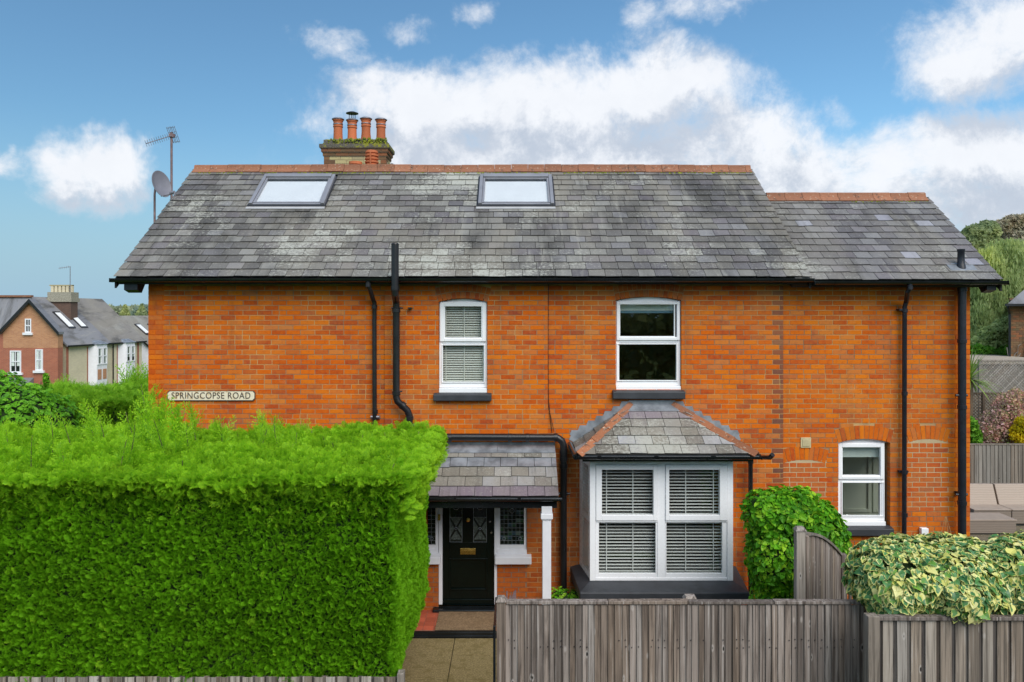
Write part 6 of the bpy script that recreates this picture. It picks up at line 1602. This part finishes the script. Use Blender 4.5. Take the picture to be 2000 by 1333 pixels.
leafy('round_laurel', 'round-topped laurel bush at the left edge behind the conifer hedge', 'bush', lob, 4200, LAUF, 'laurel_far', 1.5, 0, 15, zmin=.2)
tree('garden_conifer', 'pale green upright conifer sprig at the left edge behind the laurel', PX(10, 8), 8, -.3, [rl(-6, 760, 8, 20, 26), rl(8, 780, 8, 14, 20), rl(-20, 740, 8, 20, 30)], 2600, .05, 'ley_far', 16, cat='conifer', limbs=False)
tree('garden_conifer', 'thin upright olive-green conifer in front of the red gabled house', PX(80, 9), 9, -.3, [rl(78, 765, 9, 8, 14), rl(90, 745, 9, 5, 16), rl(70, 775, 9, 9, 10)], 1400, .045, 'ley_far', 17, cat='conifer', limbs=False)

def win_far(T, c, ux, w, h, n=(0, -1, 0), mull=1, curt=True, sill=True):
    """sash window standing in a wall: c centre bottom, ux direction along the wall"""
    c = Vector(c); u = Vector(ux).normalized(); n = Vector(n).normalized(); up = Vector((0, 0, 1))
    def bx(mb, a0, a1, z0, z1, d0, d1): mb.hexa([c + u * a + up * z + n * d for z in (z0, z1) for (a, d) in ((a0, d1), (a1, d1), (a1, d0), (a0, d0))])
    f = MB(); t = .08
    bx(f, -w / 2, -w / 2 + t, 0, h, -.02, .06); bx(f, w / 2 - t, w / 2, 0, h, -.02, .06); bx(f, -w / 2 + t, w / 2 - t, h - t, h, -.02, .059); bx(f, -w / 2 + t, w / 2 - t, 0, t, -.02, .059); bx(f, -w / 2 + t, w / 2 - t, h / 2 - .035, h / 2 + .035, -.02, .058)
    if mull: bx(f, -.02, .02, t, h / 2 - .035, -.02, .05); bx(f, -.02, .02, h / 2 + .035, h - t, -.02, .05)
    o = f.build('window', 'paint_white', T)
    g_ = MB(); bx(g_, -w / 2 + t, w / 2 - t, t, h - t, .005, .012); g_.build('pane', 'dark_glass', o)
    if curt:
        g_ = MB(); bx(g_, -w / 2 + t + .01, -w * .12, h * .3 if curt == 2 else t, h - t, .013, .02); bx(g_, w * .12, w / 2 - t - .01, h * .3 if curt == 2 else t, h - t, .013, .02); g_.build('curtain', 'roller', o)
    if sill: g_ = MB(); bx(g_, -w / 2 - .12, w / 2 + .12, -.16, -.001, -.02, .14); g_.build('sill', 'paint_white', o)
    return o
def far_brick(name, c1, c2, mort, sc=1.0):
    m, g = newmat(name); p = pos(g)
    q = g.vm('MULTIPLY', p, (1, 1, 1)); s_ = g.n('ShaderNodeSeparateXYZ', {0: q})
    v = g.n('ShaderNodeCombineXYZ', {0: g.m('ADD', s_.outputs[0], s_.outputs[1]), 1: s_.outputs[2]}).outputs[0]
    bt = g.n('ShaderNodeTexBrick', {'Vector': v, 'Color1': (*c1, 1), 'Color2': (*c2, 1), 'Mortar': (*mort, 1), 'Scale': 1.0, 'Mortar Size': .008, 'Brick Width': .225, 'Row Height': .075, 'Bias': 0.0}).outputs[0]
    n = g.noise(p, .8, 4); col = g.mix(g.m('MULTIPLY', g.smooth(n, .4, .7), .25), bt, [x * .6 for x in c1]); finish(g, col, .9); return m
M['far_red'] = far_brick('far_red_brick', (.42, .13, .07), (.34, .10, .06), (.34, .2, .14))
M['far_orange'] = far_brick('far_orange_brick', (.52, .25, .12), (.42, .18, .09), (.45, .3, .2))
M['far_cream'] = far_brick('far_cream_brick', (.68, .60, .40), (.60, .52, .36), (.62, .56, .44))
M['far_brown'] = far_brick('far_brown_brick', (.13, .07, .05), (.10, .06, .045), (.14, .1, .08))

yA = 52.5 + CAMY
def FX(px, z=52.5): return (px - 1000) * z / F
def FZ(py, z=52.5): return CAMZ - (py - 615) * z / F
GA = thing('gabled_house', (FX(50), yA, -3.4), 'red brick house with a steep front gable far left across the hedges', 'house')
zb_ = -3.6; xl, xr = FX(-75), FX(113); xg0, xg1 = FX(6), FX(113); xap = FX(61); zev = FZ(650); zap = FZ(590)
mb = MB(); mb.prism([(xg0, yA, FZ(680)), (xg1, yA, FZ(680)), (xg1, yA, zev), (xap, yA, zap), (xg0, yA, zev)], (0, 0, 0), (0, .6, 0)); mb.build('upper_wall', 'far_orange', GA)
MB().box(xl, xg1 - .01, yA + .01, yA + .6, zb_, FZ(680) - .002).box(xl, xg0 - .01, yA + .03, yA + 1.4, FZ(680), zev).build('lower_wall', 'far_red', GA)
# gable roof slopes, main roof behind
rm = MB(); o = .25
for s_, xe_ in ((-1, xg0 - .15), (1, xg1 + .15)):
    rm.prism([(xap, yA - o, zap + .18), (xe_, yA - o, zev + .05), (xe_, yA - o, zev - .12), (xap, yA - o, zap)], (0, 0, 0), (0, .45 + o, 0))
rm.build('gable_roof', 'slate_far', GA)
bb = MB()
for s_, xe_ in ((-1, xg0 - .2), (1, xg1 + .2)): bb.prism([(xap, yA - o - .04, zap + .2), (xe_, yA - o - .04, zev + .04), (xe_, yA - o - .04, zev - .2), (xap, yA - o - .04, zap - .06)], (0, 0, 0), (0, .05, 0))
bb.build('bargeboard', 'black', GA)
MB().prism([(xl - 2, yA + .1, zev - .05), (xl - 2, yA + 1.25, FZ(580, 53.75)), (xl - 2, yA + 2.6, zev), (xl - 2, yA + 2.4, zev - .2)], (0, 0, 0), (-33.62 - xl + 2.0, 0, 0)).build('main_roof', 'slate_far', GA)
MB().box(xl - 2, FX(62, 53.7), yA + 1.1, yA + 1.4, FZ(580, 53.7) - .03, FZ(577, 53.7)).build('ridge_tile', 'ridge', GA)
win_far(GA, (FX(31), yA, FZ(728)), (1, 0, 0), .75, 1.5, curt=2); win_far(GA, (FX(77), yA, FZ(724)), (1, 0, 0), .50, 1.45, curt=1); win_far(GA, (FX(55.5), yA, FZ(650)), (1, 0, 0), .42, .95, curt=0)
MB().add([(FX(5), yA - 1.0, FZ(752)), (FX(66), yA - 1.0, FZ(752)), (FX(66), yA, FZ(738)), (FX(18), yA, FZ(738)), (FX(5), yA, FZ(752)), (FX(66), yA, FZ(752))], [(0, 1, 2, 3), (0, 3, 4), (1, 5, 2)]).build('bay_roof', 'slate_far', GA)

# cream terrace seen at an angle
z0, z1 = 54.0, 63.1; q0 = Vector((FX(130, z0), z0 + CAMY, 0)); q1 = Vector((FX(277, z1), z1 + CAMY, 0)); ud = (q1 - q0).normalized(); Lr = (q1 - q0).length
no = Vector((ud.y, -ud.x, 0)); ze_ = FZ(672, z0); zr_ = FZ(584, z1) ; dep = 3.6
TR = thing('cream_terrace', tuple(q0 + Vector((0, 0, -3.4))), 'pair of cream brick terraced houses with white two-storey bays and rooflights', 'house')
def wp(a, d, z): p = q0 + ud * a - no * d; return (p.x, p.y, z)
MB().prism([wp(0, 0, -3.6), wp(Lr, 0, -3.6), wp(Lr, 0, ze_), wp(0, 0, ze_)], (0, 0, 0), tuple(-no * .3)).build('front_wall', 'far_cream', TR)
MB().prism([wp(.02, .01, -3.6), wp(.02, dep * 2, -3.6), wp(.02, dep * 2, ze_), wp(.02, dep, zr_ - .1), wp(.02, .01, ze_)], (0, 0, 0), tuple(ud * .3)).build('end_wall', 'far_brown', TR)
hf = Lr * .52
for a0_, a1_, mt in ((-.2, hf, 'slate_far'), (hf, Lr + .2, 'slate_far_old')):
    MB().prism([wp(a0_, -.25, ze_ - .12), wp(a0_, dep, zr_ + .0), wp(a0_, dep * 2.1, ze_ - .1), wp(a0_, dep * 2, ze_ - .2), wp(a0_, dep, zr_ - .2), wp(a0_, -.2, ze_ - .22)], (0, 0, 0), tuple(ud * (a1_ - a0_ - .004))).build('roof', mt, TR)
MB().prism([wp(-.2, -.33, ze_ - .22), wp(-.2, -.25, ze_ - .22), wp(-.2, -.25, ze_ - .1), wp(-.2, -.33, ze_ - .1)], (0, 0, 0), tuple(ud * (Lr + .4))).tube([wp(Lr * .57, -.08, ze_ - .2), wp(Lr * .57, -.08, -3.4)], .05, 6).build('gutter', 'black', TR)
for a_ in (.07, Lr * .94): MB().prism([wp(a_ - .12, -.01, -3), wp(a_ + .12, -.01, -3), wp(a_ + .12, -.01, ze_ - .2), wp(a_ - .12, -.01, ze_ - .2)], (0, 0, 0), tuple(no * .01)).build('brick_quoin', 'far_red', TR)
slp = Vector(wp(0, dep, zr_)) - Vector(wp(0, 0, ze_)); slp_n = slp.cross(ud).normalized()
if slp_n.z < 0: slp_n = -slp_n
for a_ in (1.7, 3.1):
    p = Vector(wp(a_, dep * .30, ze_ + (zr_ - ze_) * .30)); e = slp * .36
    MB().prism([p, p + ud * .75, p + ud * .75 + e, p + e], tuple(slp_n * -.05), tuple(slp_n * .16)).build('rooflight', 'velux_dark', TR)
    MB().prism([p + ud * .1 + e * .08, p + ud * .65 + e * .08, p + ud * .65 + e * .92, p + ud * .1 + e * .92], tuple(slp_n * .111), tuple(slp_n * .012)).build('rooflight_pane', 'slat', TR)
for k, (a_, wb) in enumerate(((.36 * Lr, 1.9), (.75 * Lr, 1.9))):
    pj = .45
    ft2 = [wp(a_ - wb / 2, 0, 0), wp(a_ - wb / 2 + .35, -pj, 0), wp(a_ + wb / 2 - .35, -pj, 0), wp(a_ + wb / 2, 0, 0)]
    bay_ = MB().prism(ft2, (0, 0, -3.4), (0, 0, ze_ - .15 + 3.4)).build('bay', 'paint_white', TR)
    MB().add([wp(a_ - wb / 2 - .1, -.0, ze_ - .14), wp(a_ - wb / 2 + .3, -pj - .12, ze_ - .14), wp(a_ + wb / 2 - .3, -pj - .12, ze_ - .14), wp(a_ + wb / 2 + .1, 0, ze_ - .14), wp(a_ - .4, .35, ze_ + .28), wp(a_ + .4, .35, ze_ + .28)], [(0, 1, 4), (1, 2, 5, 4), (2, 3, 5), (3, 2, 1, 0)]).build('bay_roof', 'lead', TR)
    for s_ in (-1, 1):
        c_ = Vector(wp(a_ + s_ * .30, -pj, ze_ - 1.65)); win_far(TR, tuple(c_), ud, .52, 1.25, tuple(no), 0, 1 if k == 0 else 2, False)
    for s_ in (-1, 1):
        p = [wp(a_ + s_ * .30 - .21, -pj - .005, ze_ - 2.75), wp(a_ + s_ * .30 + .21, -pj - .005, ze_ - 2.75), wp(a_ + s_ * .30 + .21, -pj - .005, ze_ - 2.0), wp(a_ + s_ * .30 - .21, -pj - .005, ze_ - 2.0)]
        if k == 0: MB().prism(p, (0, 0, 0), tuple(no * .02)).build('bay_panel', 'far_orange', TR)
    for s_ in (-1, 1): MB().prism([wp(a_ + s_ * (wb / 2 + .08) - .05, -.01, -3), wp(a_ + s_ * (wb / 2 + .08) + .05, -.01, -3), wp(a_ + s_ * (wb / 2 + .08) + .05, -.01, ze_ - .3), wp(a_ + s_ * (wb / 2 + .08) - .05, -.01, ze_ - .3)], (0, 0, 0), tuple(no * .012)).build('brick_quoin', 'far_red', TR)
# chimney of the terrace
zc = 57.0; yc_ = zc + CAMY; c0x, c1x = FX(92, zc), FX(141, zc)
CH = MB().box(c0x + .12, c1x - .1, yc_, yc_ + .9, FZ(650, zc), FZ(588, zc)).build('chimney', 'far_brown', TR)
MB().box(c0x, c1x, yc_ - .12, yc_ + 1.0, FZ(590, zc), FZ(583, zc)).box(c0x + .06, c1x - .05, yc_ - .07, yc_ + .95, FZ(583, zc) + .001, FZ(571, zc)).build('chimney_band', 'stone_cap', CH)
for k in range(6):
    cx3 = c0x + .25 + k * (c1x - c0x - .45) / 5; MB().box(cx3 - .1, cx3 + .1, yc_ + .2, yc_ + .4, FZ(571, zc), FZ(557, zc)).build('chimney_pot', 'far_cream', CH)
MB().box(c0x + .05, c1x - .1, yc_ + .18, yc_ + .42, FZ(558.5, zc), FZ(556.5, zc)).build('pot_capping', 'stock', CH)
am = FX(137, zc); T = MB().tube([(am, yc_, FZ(572, zc)), (am, yc_, FZ(521, zc))], .03, 6).tube([(am + .05, yc_, FZ(521, zc)), (FX(119, zc), yc_ - .3, FZ(525, zc))], .018, 5)
for k in range(5): T.tube([(FX(121 + k * 3.4, zc), yc_ - .25 + k * .05, FZ(524.6 - k * .7, zc) - .09), (FX(121 + k * 3.4, zc), yc_ - .25 + k * .05, FZ(524.6 - k * .7, zc) + .09)], .012, 4)
tag(T.build('tv_aerial', 'galv'), 'small television aerial on the far terrace chimney', 'aerial')
# white-ended house beyond
z2 = 67.0; yW = z2 + CAMY; WH = thing('white_house', (FX(285, z2), yW, -3.4), 'white-walled house with a grey slate roof half hidden behind the corner of the brick house', 'house')
xr0, xe0 = FX(228, z2), FX(296, z2); zr0, ze0 = FZ(617, z2), FZ(676, z2)
MB().prism([(xr0 - 3, yW, -3.6), (xe0 - .2, yW, -3.6), (xe0 - .2, yW, ze0), (xr0, yW, zr0 - .1), (xr0 - 3, yW, ze0)], (0, 0, 0), (0, 11, 0)).build('wall', 'paint_white', WH)
MB().prism([(xr0, yW - .3, zr0), (xe0, yW - .3, ze0), (xe0, yW - .3, ze0 - .15), (xr0, yW - .3, zr0 - .15)], (0, 0, 0), (0, 12, 0)).build('roof', 'slate_far_old', WH)
MB().prism([(xr0, yW - .33, zr0 - .03), (xe0, yW - .33, ze0 - .03), (xe0, yW - .33, ze0 - .2), (xr0, yW - .33, zr0 - .2)], (0, 0, 0), (0, .04, 0)).build('bargeboard', 'black', WH)
sv = Vector((xe0 - xr0, 0, ze0 - zr0)); sn = Vector((-sv.z, 0, sv.x)).normalized()
for yy in (yW + 1.2, yW + 3.6):
    p = Vector((xr0, yy, zr0)) + sv * .30; e = sv * .35; MB().prism([p, p + Vector((0, .9, 0)), p + Vector((0, .9, 0)) + e, p + e], (0, 0, 0), tuple(sn * .1)).build('rooflight', 'velux_dark', WH)
    MB().prism([p + e * .1 + Vector((0, .1, 0)), p + Vector((0, .8, 0)) + e * .1, p + Vector((0, .8, 0)) + e * .9, p + e * .9 + Vector((0, .1, 0))], tuple(sn * .1), tuple(sn * .02)).build('rooflight_pane', 'slat', WH)
# far woods
lob = []
r = random.Random(5)
for k in range(60):
    px = -300 + k * 13; zz = 260; h_ = r.uniform(8, 13); lob.append(((FX(px, zz), zz + CAMY + r.uniform(-20, 20), FZ(612, zz)), (r.uniform(5, 9), 6, FZ(r.uniform(592, 600), zz) - FZ(612, zz))))
o = quadmesh('distant_wood', leafcloud(lob, 30000, .9, 4, .4), 'tree_d', None, 'stuff'); o['label'] = 'far wooded hill on the skyline left of the house'
for k, (px, py) in enumerate(((244, 596), (277, 594))):
    zz = 200; hh = FZ(py, zz) - FZ(620, zz)
    tree('spruce_tree', ('dark pointed spruce rising from the far wood, left one of two', 'dark pointed spruce rising from the far wood, beside the brick corner')[k], FX(px, zz), zz + CAMY, FZ(620, zz), [((FX(px, zz), zz + CAMY, FZ(620, zz) + hh * t), ((1 - t) * hh * .45 + .1,) * 2 + (hh * .22,)) for t in (.2, .4, .6, .8)], 1500, .35, 'tree_b', 20 + k, limbs=False)
# trees across the road behind the viewer: what the windows mirror
lob = []
for k in range(34):
    lob.append(((-34 + k * 2.1, -25 + r.uniform(-2, 2), r.uniform(1.5, 5.2)), (r.uniform(2, 3), 2.2, r.uniform(1.6, 2.6))))
o = quadmesh('roadside_wood', leafcloud(lob, 26000, .3, 8, .3), 'tree_b', None, 'stuff'); o['label'] = 'dense roadside greenery across the road'
